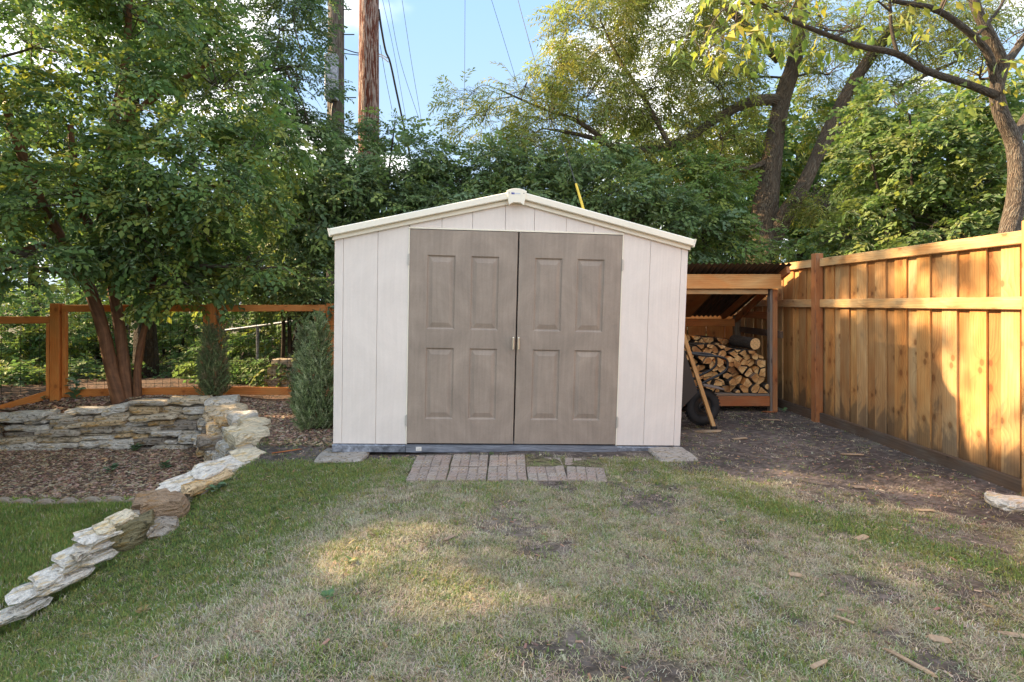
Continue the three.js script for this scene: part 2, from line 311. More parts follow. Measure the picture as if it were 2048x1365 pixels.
  structure('ground', far, std({ map: rep(tex(512, 512, (u, v) => mix3([0.20, 0.20, 0.11], [0.40, 0.37, 0.24], clamp(0.5 + tn(u, v, 20, 5, 1) * 1.3, 0, 1))), 120, 120), roughness: 1 }));
}

// ================================================================ the shed
{
  const shed = thing('storage_shed', 'beige vinyl garden shed with brown double doors and low gabled roof', 'shed', [-0.019, EYE - 1.286, -4.916]);
  shed.rotation.order = 'YXZ'; shed.rotation.set(0.0509, 0.0587, -0.022);
  const ribs = tex(256, 64, (u, v) => 0.5 + 0.35 * Math.sin(u * Math.PI * 2 * 16) + tn(u, v, 20, 2, 4) * 0.2, false);
  const grime = (a, s, amt) => tex(256, 256, (u, v) => { const k = 1 + (tn(u, v, 5, 5, s) * 0.6 + tn2(u, v, 60, 4, 3, s + 4) * 0.35 + tn(u, v, 90, 2, s + 1) * 0.25) * amt; return a.map((x) => x * k); });
  const vinyl = std({ map: rep(grime([0.905, 0.868, 0.845], 3, 0.09), 0.8, 0.8), bumpMap: rep(ribs, 2.4, 1), bumpScale: 0.0004, roughness: 0.5 });
  const trim = std({ map: rep(grime([0.96, 0.935, 0.875], 6, 0.05), 0.7, 0.7), roughness: 0.42 });
  const doorMat = std({ map: rep(grime([0.60, 0.545, 0.50], 9, 0.26), 0.9, 0.9), bumpMap: rep(woodBump, 3, 1), bumpScale: 0.0006, roughness: 0.52 });
  const hingeM = std({ color: lin(0.60, 0.57, 0.52), roughness: 0.45, metalness: 0.3 });
  const W2 = 1.585, H = 1.84, PK = 0.375, top = (x) => H + PK * (1 - Math.abs(x) / W2), DEEP = 2.4;
  const plate = (pts, z0, thick, mat, name, parent = shed, bev = 0.002) => {
    const s = new THREE.Shape(pts.map((p) => new THREE.Vector2(p[0], p[1])));
    return mesh(name, move(new THREE.ExtrudeGeometry(s, { depth: thick - 2 * bev, bevelEnabled: true, bevelThickness: bev, bevelSize: bev, bevelOffset: -bev, bevelSegments: 1 }), 0, 0, z0 + bev), mat, parent);
  };
  // hollow body behind the panels: floor, sides, roof lining, and a back wall
  const outline = (i) => [[-W2 + 0.01 + i, i], [W2 - 0.01 - i, i], [W2 - 0.01 - i, H - 0.01 - i], [0, H + PK - 0.01 - i], [-W2 + 0.01 + i, H - 0.01 - i]].map((p) => new THREE.Vector2(...p));
  const shell = new THREE.Shape(outline(0)); shell.holes.push(new THREE.Path(outline(0.025).reverse()));
  mesh('wall_shell', move(new THREE.ExtrudeGeometry(shell, { depth: DEEP - 0.04, bevelEnabled: false }), 0, 0, -DEEP), vinyl, shed);
  mesh('back_wall', move(new THREE.ExtrudeGeometry(new THREE.Shape(outline(-0.003)), { depth: 0.02, bevelEnabled: false }), 0, 0, -DEEP - 0.021), vinyl, shed);
  const wallPanel = (x0, x1) => plate([[x0 + 0.0012, 0.002], [x1 - 0.0012, 0.002], [x1 - 0.0012, top(x1) - 0.012], [x0 + 0.0012, top(x0) - 0.012]], -0.026, 0.024, vinyl, 'wall_panel');
  for (const [a, b] of [[-W2, -1.508], [-1.508, -1.210], [-1.210, -0.940], [0.984, 1.236], [1.236, 1.522], [1.522, W2]]) wallPanel(a, b);
  const heads = [-0.935, -0.652, -0.382, -0.09, 0.170, 0.458, 0.708, 0.980];
  for (let i = 0; i < 7; i++) { const a = heads[i], b = heads[i + 1], pts = [[a + 0.0012, 1.948], [b - 0.0012, 1.948], [b - 0.0012, top(b) - 0.012]]; if (a < 0 && b > 0) pts.push([0, top(0) - 0.012]); pts.push([a + 0.0012, top(a) - 0.012]); plate(pts, -0.024, 0.022, vinyl, 'header_panel'); }
  mesh('door_frame', mergeGeometries([move(cbox(1.93, 0.014, 0.03, 0.002), 0.021, 1.94, -0.008), move(cbox(0.010, 1.93, 0.03, 0.002), -0.9365, 0.967, -0.008), move(cbox(0.010, 1.93, 0.03, 0.002), 0.979, 0.967, -0.008)]), trim, shed);
  // doors
  const door = (x0, x1, cols, hingeX, handleX) => {
    const g = new THREE.Group(); g.name = 'door'; shed.add(g);
    const s = new THREE.Shape([[x0, 0.012], [x1, 0.012], [x1, 1.928], [x0, 1.928]].map((p) => new THREE.Vector2(...p)));
    const rows = [[0.238, 0.876], [1.05, 1.702]], hw = 0.121;
    for (const c of cols) for (const [y0, y1] of rows) s.holes.push(new THREE.Path([[c - hw, y0], [c - hw, y1], [c + hw, y1], [c + hw, y0]].map((p) => new THREE.Vector2(...p))));
    mesh('door_slab', move(new THREE.ExtrudeGeometry(s, { depth: 0.018, bevelEnabled: true, bevelThickness: 0.004, bevelSize: 0.004, bevelOffset: -0.004, bevelSegments: 2 }), 0, 0, -0.014), doorMat, g);
    for (const c of cols) for (const [y0, y1] of rows) {     // sunk moulding, sloping rim, raised field
      const ring = (mx, my, z) => [[c - hw + mx, y0 + my, z], [c + hw - mx, y0 + my, z], [c + hw - mx, y1 - my, z], [c - hw + mx, y1 - my, z]];
      const L = [ring(-0.004, -0.004, 0.004), ring(0.007, 0.007, -0.005), ring(0.016, 0.012, -0.006), ring(0.044, 0.052, 0.0035), ring(0.048, 0.056, 0.0045)], pos = [], uv = [];
      const quad = (a, b, e, f) => { for (const p of [a, b, e, a, e, f]) { pos.push(...p); uv.push(p[0], p[1]); } };
      for (let k = 0; k < L.length - 1; k++) for (let i = 0; i < 4; i++) quad(L[k][i], L[k][(i + 1) % 4], L[k + 1][(i + 1) % 4], L[k + 1][i]);
      quad(...L[L.length - 1]);
      const q = new THREE.BufferGeometry(); q.setAttribute('position', new THREE.Float32BufferAttribute(pos, 3)); q.setAttribute('uv', new THREE.Float32BufferAttribute(uv, 2)); q.computeVertexNormals();
      mesh('door_panel', q, doorMat, g);
    }
    for (const y of [0.22, 1.66]) mesh('hinge', mergeGeometries([move(new THREE.CylinderGeometry(0.006, 0.006, 0.105, 10), hingeX, y, 0.012), move(cbox(0.014, 0.09, 0.003, 0.001), hingeX + (hingeX < 0 ? -0.007 : 0.007), y, 0.009)].map((q) => q.index ? q.toNonIndexed() : q)), hingeM, g);
    const brass = std({ color: lin(0.80, 0.74, 0.62), metalness: 0.8, roughness: 0.35 });
    mesh('handle', mergeGeometries([move(new THREE.CapsuleGeometry(0.0095, 0.10, 4, 12), handleX, 0.935, 0.040), move(new THREE.CylinderGeometry(0.006, 0.006, 0.034, 8).rotateX(Math.PI / 2), handleX, 0.975, 0.021), move(new THREE.CylinderGeometry(0.006, 0.006, 0.034, 8).rotateX(Math.PI / 2), handleX, 0.895, 0.021)]), brass, g);
  };
  door(-0.930, 0.0265, [-0.650, -0.262], -0.9345, 0.004);
  door(0.0385, 0.973, [0.308, 0.690], 0.9775, 0.052);
  // galvanised base
  const rail = (x0, x1, z, dy = 0) => mesh('base_rail', move(cbox(x1 - x0, 0.066, 0.03, 0.004), (x0 + x1) / 2, -0.036 + dy, z), galv, shed);
  rail(-W2 - 0.004, -0.937, 0.004); rail(0.985, W2 + 0.004, 0.004, -0.003);
  { // door sill, pushed in and bowed up a little in the middle
    const g = new THREE.BoxGeometry(1.918, 0.062, 0.036, 24, 2, 1), p = g.attributes.position;
    for (let i = 0; i < p.count; i++) { const x = p.getX(i), b = Math.exp(-((x - 0.18) ** 2) / 0.12); p.setY(i, p.getY(i) + (p.getY(i) < 0 ? 0.020 * b + n3(x * 6, 1, 2) * 0.006 : 0.004 * b)); p.setZ(i, p.getZ(i) + n3(x * 5, p.getY(i) * 20, 3) * 0.006); }
    g.computeVertexNormals(); const sill = mesh('door_sill', move(g, 0.024, -0.032, 0.010), galv, shed);
    const c = document.createElement('canvas'); c.width = 96; c.height = 64; const k = c.getContext('2d'); k.fillStyle = '#eeeae4'; k.fillRect(0, 0, 96, 64); k.strokeStyle = '#9a9894'; k.lineWidth = 4; k.beginPath(); for (const x of [22, 42, 60, 76]) { k.moveTo(x, 14); k.lineTo(x, 48); } k.moveTo(16, 50); k.lineTo(80, 50); k.moveTo(60, 16); k.lineTo(76, 30); k.stroke();
    const st = new THREE.CanvasTexture(c); st.colorSpace = THREE.SRGBColorSpace;
    mesh('sticker', move(new THREE.PlaneGeometry(0.05, 0.036), -0.82, -0.030, 0.0345), std({ map: st, roughness: 0.5 }), sill, 'small white sticker on the metal sill');
  }
  for (const x of [-W2 + 0.012, W2 - 0.012]) mesh('side_base', move(cbox(0.03, 0.066, DEEP - 0.06, 0.003), x, -0.036, -DEEP / 2), galv, shed);
  // roof
  const EX = 1.612, ang = Math.atan(PK / W2), slope = PK / W2, yr = (x) => H + PK - Math.abs(x) * slope;
  for (const s of [-1, 1]) {
    const ex = s * EX, roof = [[0, yr(0) + 0.068], [ex, yr(EX) + 0.068], [ex, yr(EX) + 0.048], [0, yr(0) + 0.048]];
    plate(s > 0 ? roof : roof.slice().reverse(), -DEEP - 0.05, DEEP + 0.045, trim, 'roof_slope', shed, 0.001);
    const fas = [[s * 0.002, yr(0) + 0.074], [ex, yr(EX) + 0.074], [ex + s * 0.004, yr(EX) + 0.010], [s * 0.002, yr(0) + 0.012]];
    const f = plate(s > 0 ? fas : fas.slice().reverse(), 0.0, 0.066, trim, 'fascia', shed, 0.007);
    const lip = [[s * 0.002, yr(0) + 0.010], [s * (W2 + 0.012), yr(W2) + 0.010], [s * (W2 + 0.012), yr(W2) - 0.030], [s * 0.002, yr(0) - 0.030]];
    plate(s > 0 ? lip : lip.slice().reverse(), -0.002, 0.026, trim, 'fascia_lip', f, 0.004);
    mesh('end_cap', move(cbox(0.010, 0.074, 0.070, 0.003).rotateZ(-s * ang), s * (EX + 0.007), yr(EX) + 0.040, 0.032), trim, f);
  }
  // ridge cap with its badge
  const cap = new THREE.Shape(); cap.moveTo(-0.088, yr(0.088) + 0.088); cap.quadraticCurveTo(0, yr(0) + 0.112, 0.088, yr(0.088) + 0.088); cap.lineTo(0.066, yr(0.066) - 0.040); cap.lineTo(0.030, yr(0.03) - 0.026); cap.lineTo(-0.030, yr(0.03) - 0.026); cap.lineTo(-0.066, yr(0.066) - 0.040); cap.closePath();
  const capM = mesh('ridge_cap', move(new THREE.ExtrudeGeometry(cap, { depth: 0.012, bevelEnabled: true, bevelThickness: 0.006, bevelSize: 0.005, bevelOffset: -0.004, bevelSegments: 3 }), 0, 0, 0.060), trim, shed);
  mesh('ridge_strip', move(cbox(0.10, 0.026, DEEP + 0.04, 0.008), 0, yr(0) + 0.080, -DEEP / 2), trim, shed);
  { const c = document.createElement('canvas'); c.width = 256; c.height = 64; const k = c.getContext('2d'); k.fillStyle = '#f6f1e2'; k.fillRect(0, 0, 256, 64);
    k.fillStyle = '#2d3a8c'; k.fillRect(22, 24, 40, 32); k.fillStyle = '#5a63b4'; k.fillRect(62, 24, 34, 32); for (const [x, h] of [[14, 8], [26, 12], [40, 16], [54, 22], [70, 14], [84, 10]]) k.fillRect(x, 22 - h, 8, h);
    k.fillStyle = '#8fa6d6'; for (const [x, w] of [[104, 12], [120, 10], [134, 14], [152, 10], [166, 12], [182, 12], [198, 10], [212, 12]]) k.fillRect(x, 26, w, 10); k.fillStyle = '#b3c2e2'; k.fillRect(104, 42, 124, 6);
    const t = new THREE.CanvasTexture(c); t.colorSpace = THREE.SRGBColorSpace;
    mesh('badge', move(new THREE.PlaneGeometry(0.100, 0.025), -0.006, yr(0) + 0.046, 0.0792), std({ map: t, roughness: 0.45 }), capM, 'small blue printed badge'); }
  for (const x of [-0.066, 0.062]) mesh('screw', move(new THREE.SphereGeometry(0.0042, 8, 6), x, yr(0) + 0.048, 0.0785), std({ color: lin(0.25, 0.22, 0.24), roughness: 0.4, metalness: 0.6 }), capM);
}
// flat slabs under the front corners of the shed
for (const [px0, px1, py0, py1, lab] of [[634, 732, 906, 926, 'thin concrete slab under the shed corner beside the juniper'], [1308, 1388, 908, 924, 'thin concrete slab under the shed corner beside the bare dirt']]) {
  const a = onGround((px0 + px1) / 2, (py0 + py1) / 2), w = (px1 - px0) / F * -a.z;
  const m = single('concrete_slab', rock(w, 0.05, 0.40, px0, 0.2, 0.05), concrete, lab, 'slab', 'slabs under the shed'); m.position.set(a.x, a.y + 0.006, a.z - 0.05); m.rotation.y = 0.05;
}
// pavers before the doors: five by two, each with brick relief
{
  const brickMats = [[0.47, 0.39, 0.37], [0.51, 0.44, 0.415], [0.43, 0.375, 0.36], [0.48, 0.435, 0.415]].map((c) => std({ map: rep(limeMap, 4, 4), bumpMap: rep(limeBump, 7, 7), bumpScale: 0.004, roughness: 0.95, color: lin(...c) }));
  const B1 = cbox(0.146, 0.02, 0.070, 0.005), B2 = cbox(0.070, 0.02, 0.146, 0.005), base = cbox(0.300, 0.03, 0.300, 0.004), baseM = std({ map: rep(limeMap, 4, 4), roughness: 1, color: lin(0.34, 0.29, 0.27) });
  reseed(55);
  for (let r = 0; r < 2; r++) for (let c = 0; c < 5; c++) {
    const x = -0.655 + c * 0.308 + (r ? 0.015 : 0) * (c - 2) * 0.4, z = -(4.21 + r * 0.31) + (c - 2) * 0.004;
    const lab = `brick patterned square paver, ${['first', 'second', 'third', 'fourth', 'last'][c]} from the juniper side, ${r ? 'against the shed sill' : 'along the lawn'}`;
    const p = thing('paver', lab, 'paver', [x, gY(x, z) + (r && c > 2 ? -0.030 : -0.004) + rr(-0.003, 0.003), z], 'pavers before the shed doors');
    p.rotation.set(rr(-0.015, 0.015) + (c > 2 ? 0.02 : 0), rr(-0.02, 0.02) + 0.02 + (c > 3 ? -0.10 : 0), rr(-0.02, 0.02) - (c > 3 ? 0.045 : 0));
    mesh('paver_base', base, baseM, p);
    for (let a = 0; a < 2; a++) for (let b = 0; b < 2; b++) for (let k = 0; k < 2; k++) {
      const h = (a + b + c) % 2, m = mesh('brick', h ? B1 : B2, brickMats[(rnd() * 4) | 0], p);
      m.position.set(-0.075 + a * 0.15 + (h ? 0 : (k - 0.5) * 0.076), 0.013 + rr(-0.002, 0.002), -0.075 + b * 0.15 + (h ? (k - 0.5) * 0.076 : 0));
    }
  }
}

// ================================================================ stone wall, slabs and edging of the lower garden
reseed(101);
{
  const wall = thing('stone_retaining_wall', 'dry stacked limestone retaining wall curving round the mulch bed', 'wall', [0, 0, 0]);
  const wallD = (px) => 6.52 + 0.12 * clamp(px / 400, -1, 1);
  const put = (parent, name, x0, y0, x1, y1, m, D, deep, turn = 0, tilt = 0, sl = 0) => {
    const c = P((x0 + x1) / 2, (y0 + y1) / 2, D), tight = parent === wall, w = (x1 - x0) / F * D * (tight ? 0.98 : 1.03), h = Math.max(0.026, (y1 - y0) / F * D * (tight ? 0.86 : 0.98));
    const s = mesh(name, rock(w, h, deep, rnd() * 90, name === 'boulder' ? 0.6 : name === 'block' ? 0.4 : 0.2, name === 'stone' ? 0.2 : 0.5, sl), ST[m], parent);
    s.position.copy(c).add(V(Math.sin(turn) * 0, 0, 0)); s.rotation.set(tilt, turn, 0); s.translateZ(-deep / 2); return s;
  };
  // courses of the straight part, from the photograph: left, top, right, bottom, tone, lean
  const S = [[-40, 828, 88, 847, 'w', .06], [78, 832, 147, 840, 'W', .08], [46, 839, 91, 850, 'W', .05], [91, 838, 148, 853, 'G', .1], [148, 832, 184, 846, 'G', 0], [127, 819, 200, 830, 'W', 0], [198, 811, 250, 830, 'W', .2], [186, 825, 248, 846, 'T', .12], [255, 803, 328, 813, 'G', 0], [251, 813, 318, 831, 'O', 0], [318, 812, 363, 830, 'T', 0], [329, 796, 411, 812, 'T', 0], [363, 811, 411, 829, 'W', 0], [252, 830, 346, 844, 'T', .05], [346, 830, 410, 840, 'T', 0], [3, 850, 100, 864, 'W', 0], [100, 848, 164, 860, 'T', .12], [159, 843, 242, 855, 'O', .1], [226, 845, 288, 855, 'W', .05], [290, 842, 347, 852, 'O', .05], [150, 852, 225, 869, 'G', .03], [3, 863, 70, 880, 'D', .08], [69, 859, 150, 874, 'G', 0], [224, 854, 318, 868, 'G', 0], [318, 841, 395, 862, 'D', .05], [-20, 876, 67, 891, 'T', .1], [63, 875, 161, 888, 'T', 0], [133, 871, 161, 879, 'T', 0], [163, 868, 225, 873, 'T', 0], [165, 873, 227, 882, 'W', .05], [225, 868, 262, 877, 'O', 0], [262, 868, 296, 881, 'O', .1], [296, 864, 355, 875, 'W', 0], [355, 860, 394, 871, 'W', .1], [-30, 887, 69, 910, 'w', .1], [64, 888, 82, 894, 'O', 0], [69, 887, 155, 899, 'W', 0], [155, 883, 190, 897, 'W', 0], [192, 878, 261, 901, 'W', .02], [259, 876, 330, 893, 'D', .04], [327, 881, 353, 890, 'W', 0], [353, 870, 391, 892, 'w', .08], [67, 898, 113, 910, 'w', 0], [113, 896, 197, 907, 'G', 0], [197, 900, 300, 906, 'D', 0], [300, 892, 378, 903, 'G', 0], [38, 905, 69, 917, 'w', 0], [378, 891, 394, 910, 'w', 0], [-130, 836, -38, 856, 'W', .03], [-140, 856, -20, 872, 'T', 0], [-130, 872, -22, 890, 'G', 0], [-130, 890, -32, 912, 'W', 0]];
  S.forEach(([a, b, c, d, m, sl]) => put(wall, 'stone', a, b, c, d, m, wallD((a + c) / 2) + rr(-0.06, 0.05), rr(0.2, 0.3), 0, 0, sl));
  // the rounded end, turning towards the lawn
  const C = [[408, 799, 470, 821, 'w', 6.55, .35, .30], [411, 817, 494, 842, 'T', 6.30, .4, .5], [430, 833, 446, 850, 'W', 6.22, .2, .5], [438, 838, 474, 859, 'O', 6.10, .25, .7], [465, 828, 520, 856, 'W', 5.95, .35, .7], [495, 843, 545, 871, 'C', 5.60, .3, .8], [420, 846, 465, 882, 'T', 6.12, .25, .7], [457, 860, 484, 893, 'w', 5.72, .25, .8], [474, 854, 504, 872, 'T', 5.72, .25, .8], [470, 864, 543, 903, 'C', 5.28, .42, .75], [395, 839, 423, 862, 'w', 6.45, .2, .4], [402, 857, 427, 875, 'D', 6.36, .22, .4], [382, 869, 407, 884, 'w', 6.50, .2, .3], [402, 873, 468, 903, 'D', 6.02, .3, .7], [388, 883, 405, 895, 'W', 6.42, .2, .4], [393, 895, 424, 914, 'O', 6.25, .2, .5], [415, 899, 454, 914, 'w', 6.02, .2, .7], [450, 891, 482, 922, 'w', 5.60, .3, .8], [411, 911, 436, 932, 'T', 6.05, .2, .6], [430, 912, 452, 926, 'w', 5.92, .2, .7], [482, 896, 512, 914, 'G', 5.15, .3, .8]];
  C.forEach(([a, b, c, d, m, D, deep, turn]) => put(wall, 'stone', a, b, c, d, m, D, deep, turn, D < 5.7 ? 0.10 : 0.02, 0));
  for (let i = 0; i < 26; i++) { const t = rnd(), x = lerp(-7.2, -3.9, t), D = 6.66 + rr(0.02, 0.06), s = mesh('stone', rock(rr(.2, .4), rr(.07, .12), .2, rnd() * 90, .3, .12), ST.G, wall); s.position.set(x, -0.45 + rr(0, 0.36), -D - 0.06); }   // hearting stones behind the face

  // sloping row of slabs: left end, right end (pixels), thickness, tone, width across
  const row = thing('slab_edging', 'sloping row of pale limestone slabs between upper and lower lawn', 'edging', [0, 0, 0]);
  const R = [[479, 918, 524, 905, .05, 'C', .26], [407, 944, 508, 914, .055, 'W', .26], [329, 984, 459, 938, .06, 'W', .24], [372, 985, 462, 950, .10, 'O', .20], [329, 1006, 400, 978, .055, 'W', .22], [366, 1016, 411, 994, .11, 'w', .18], [172, 1085, 288, 1036, .075, 'W', .22], [153, 1108, 228, 1082, .05, 'W', .2], [112, 1146, 236, 1096, .06, 'W', .19], [42, 1195, 176, 1142, .055, 'W', .18], [-60, 1276, 90, 1200, .06, 'w', .14], [222, 1050, 264, 1030, .07, 'C', .2], [150, 1120, 172, 1106, .05, 'G', .12], [400, 985, 470, 953, .07, 'D', .18], [440, 956, 512, 930, .06, 'G', .2], [-190, 1350, -55, 1270, .06, 'w', .16], [196, 1068, 262, 1040, .06, 'C', .2], [336, 1012, 392, 990, .06, 'w', .24], [238, 1092, 290, 1068, .05, 'w', .16], [120, 1128, 170, 1108, .05, 'W', .18], [66, 1172, 120, 1150, .05, 'W', .2]];
  for (const [x0, y0, x1, y1, th, m, wd] of R) {
    const off = m === 'D' || m === 'G' || m === 'O' ? -0.06 : 0.02, a = P(x0, y0, rowD(x0) + off), b = P(x1, y1, rowD(x1) + off), d = b.clone().sub(a), L = d.length();
    const s = mesh('slab', rock(L * 1.12, th * 0.85, wd * 0.66, rnd() * 90, .16, .55), ST[m], row); s.position.copy(a).add(b).multiplyScalar(0.5).add(V(-0.02, 0, -0.02));
    d.normalize(); const side = d.clone().cross(V(0, 1, 0)).normalize(), up = side.clone().cross(d); s.rotation.setFromRotationMatrix(new THREE.Matrix4().makeBasis(d, up, side)); s.rotateX(0.36);
  }
  const lump = (x0, y0, x1, y1, m, D, deep, turn) => put(row, m === 'B' ? 'boulder' : 'block', x0, y0, x1, y1, m, D, deep, turn, 0.28, -0.12);
  lump(270, 1000, 358, 1056, 'B', rowD(315) - 0.04, 0.18, 0.3);
  lump(228, 1050, 298, 1110, 'M', rowD(262) - 0.06, 0.22, 0.6);
  lump(300, 1052, 352, 1078, 'D', rowD(325) - 0.16, 0.2, 0.5);

  // scalloped concrete edging along the lower lawn
  const edg = thing('garden_edging', 'low scalloped concrete edging between mulch bed and lower lawn', 'edging', [0, 0, 0]);
  for (let i = 0; i < 13; i++) {
    const x = -6.2 + i * 0.215, z = -5.24 + 0.02 * Math.sin(i) + 0.004 * i, s = new THREE.Shape(); s.moveTo(-0.105, -0.06); s.lineTo(0.105, -0.06); s.lineTo(0.105, 0.02); s.quadraticCurveTo(0.06, 0.062, 0, 0.062); s.quadraticCurveTo(-0.06, 0.062, -0.105, 0.02); s.closePath();
    const m = mesh('edging_block', new THREE.ExtrudeGeometry(s, { depth: 0.04, bevelEnabled: true, bevelThickness: 0.006, bevelSize: 0.006, bevelOffset: -0.006, bevelSegments: 2, curveSegments: 5 }), tint(concrete, 0.50, 0.43, 0.38), edg); m.position.set(x, gY(x, z) + rr(-0.005, 0.01), z); m.rotation.set(rr(-.05, .05), rr(-.08, .08), rr(-.06, .06));
  }
}

// ================================================================ board fence on the right
const FA = V(3.553, 0, -3.67), FB = V(3.47, 0, -6.13), FD = FB.clone().sub(FA).normalize(), fenceAt = (s) => FA.clone().addScaledVector(FD, s);   // s metres from the near post, away from the camera
{
  const fence = thing('board_fence', 'tall cedar privacy fence of overlapping upright boards with three rails', 'fence', [0, 0, 0]);
  const mould = field(256, 512, (u, v) => tn2(u, v, 7, 9, 5, 7) * 0.30 + tn2(u, v, 60, 6, 2, 1) * 0.10);
  const stainTex = tex(512, 1024, (u, v) => {       // grey mould and splashed soil on the lowest part of the boards, blotched
    const k = clamp((woodVal(u, v * 2) - 0.25) / 0.85, 0, 1), hue = clamp(0.5 + hueField(u, v) * 1.5, 0, 1), c = mix3([0.53, 0.37, 0.22], [0.86, 0.71, 0.50], k), q = mould(u, v);
    const st = clamp(sst(0.20, 0.04, v + q * 1.1) * (v < 0.6 ? 1 : 0) * (0.75 + q) + sst(0.06, 0.20, q) * 0.4, 0, 1);
    return mix3([c[0], c[1] * lerp(0.93, 1.05, hue), c[2] * lerp(0.85, 1.12, hue)], [0.33 * (0.6 + 0.6 * k), 0.29 * (0.6 + 0.6 * k), 0.255 * (0.6 + 0.6 * k)], st * 0.8);
  });
  const base = std({ map: rep(stainTex, 1, 0.5), bumpMap: woodBump, bumpScale: 0.0018, roughness: 0.72 });
  const mats = [[1, 1, 1], [0.84, 0.70, 0.54], [0.96, 0.94, 0.92], [0.72, 0.58, 0.45], [1.0, 0.86, 0.66], [0.80, 0.74, 0.68], [0.92, 0.74, 0.52], [0.66, 0.57, 0.49]].map((c) => tint(base, ...c));
  reseed(211);
  const ry = Math.atan2(FD.x, FD.z), front = Array.from({ length: 6 }, (_, i) => cbox(0.019, 1.76, 0.142, 0.002, i * 0.171, 0)), back = Array.from({ length: 5 }, (_, i) => cbox(0.019, 1.76, 0.150, 0.002, i * 0.231 + 0.4, 0));
  for (let s = -2.41, k = 0; s < 5.0; s += 0.131, k++) {
    const f = k % 2 === 0, p = fenceAt(s), m = mesh('board', f ? front[(rnd() * 6) | 0] : back[(rnd() * 5) | 0], mats[(rnd() * 8) | 0], fence);
    m.position.set(p.x + (f ? 0.045 : 0.066), 0.93 + rr(-0.008, 0.008), p.z + rr(-0.006, 0.006)); m.rotation.y = ry;
  }
  const posts = [-2.45, 0, 2.461, 4.84];
  posts.forEach((s) => { const p = fenceAt(s), q = mesh('post', cbox(0.09, 2.02, 0.09, 0.005, s * 0.3, s), s > 1 ? redPost : cedarBoards[1], fence); q.position.set(p.x - 0.004, 0.89, p.z); q.rotation.y = ry; });
  for (let i = 0; i < 3; i++) for (const [y, h, t] of [[1.795, 0.092, 0.040], [1.335, 0.092, 0.040], [0.040, 0.125, 0.040]]) {
    const a = fenceAt(posts[i] + 0.048), b = fenceAt(posts[i + 1] - 0.048), o = V(0.0125, y + (i ? 0 : 0), 0);
    mesh(y > 1.6 ? 'top_rail' : y > 1 ? 'middle_rail' : 'kick_board', beam(a.clone().add(o), b.clone().add(o), t, h, 0.005, i * 0.7 + y), y > 1 ? cedarBoards[i === 1 ? 0 : 2] : weatheredRail, fence);
  }
  // back run behind the firewood, seen under its roof
  const bf = thing('back_fence', 'orange stained board fence closing the yard behind the firewood', 'fence', [0, 0, 0]);
  for (let k = 0; k < 15; k++) { const m = mesh('board', cbox(0.138, 1.24, 0.019, 0.002, k * 0.21), orangeWood, bf); m.position.set(1.35 + k * 0.145, 0.66, -8.38 - (k % 2) * 0.02); }
  mesh('rail', move(cbox(2.2, 0.09, 0.04, 0.004), 2.33, 1.12, -8.34), orangeWood, bf);
  const lump = single('footing_stone', rock(0.26, 0.11, 0.2, 5, 0.8, 0.2), ST.W, 'pale rounded lump of concrete at the fence foot', 'stone'); const lp = onGround(2024, 1012); lump.position.set(lp.x, lp.y + 0.01, lp.z);
}

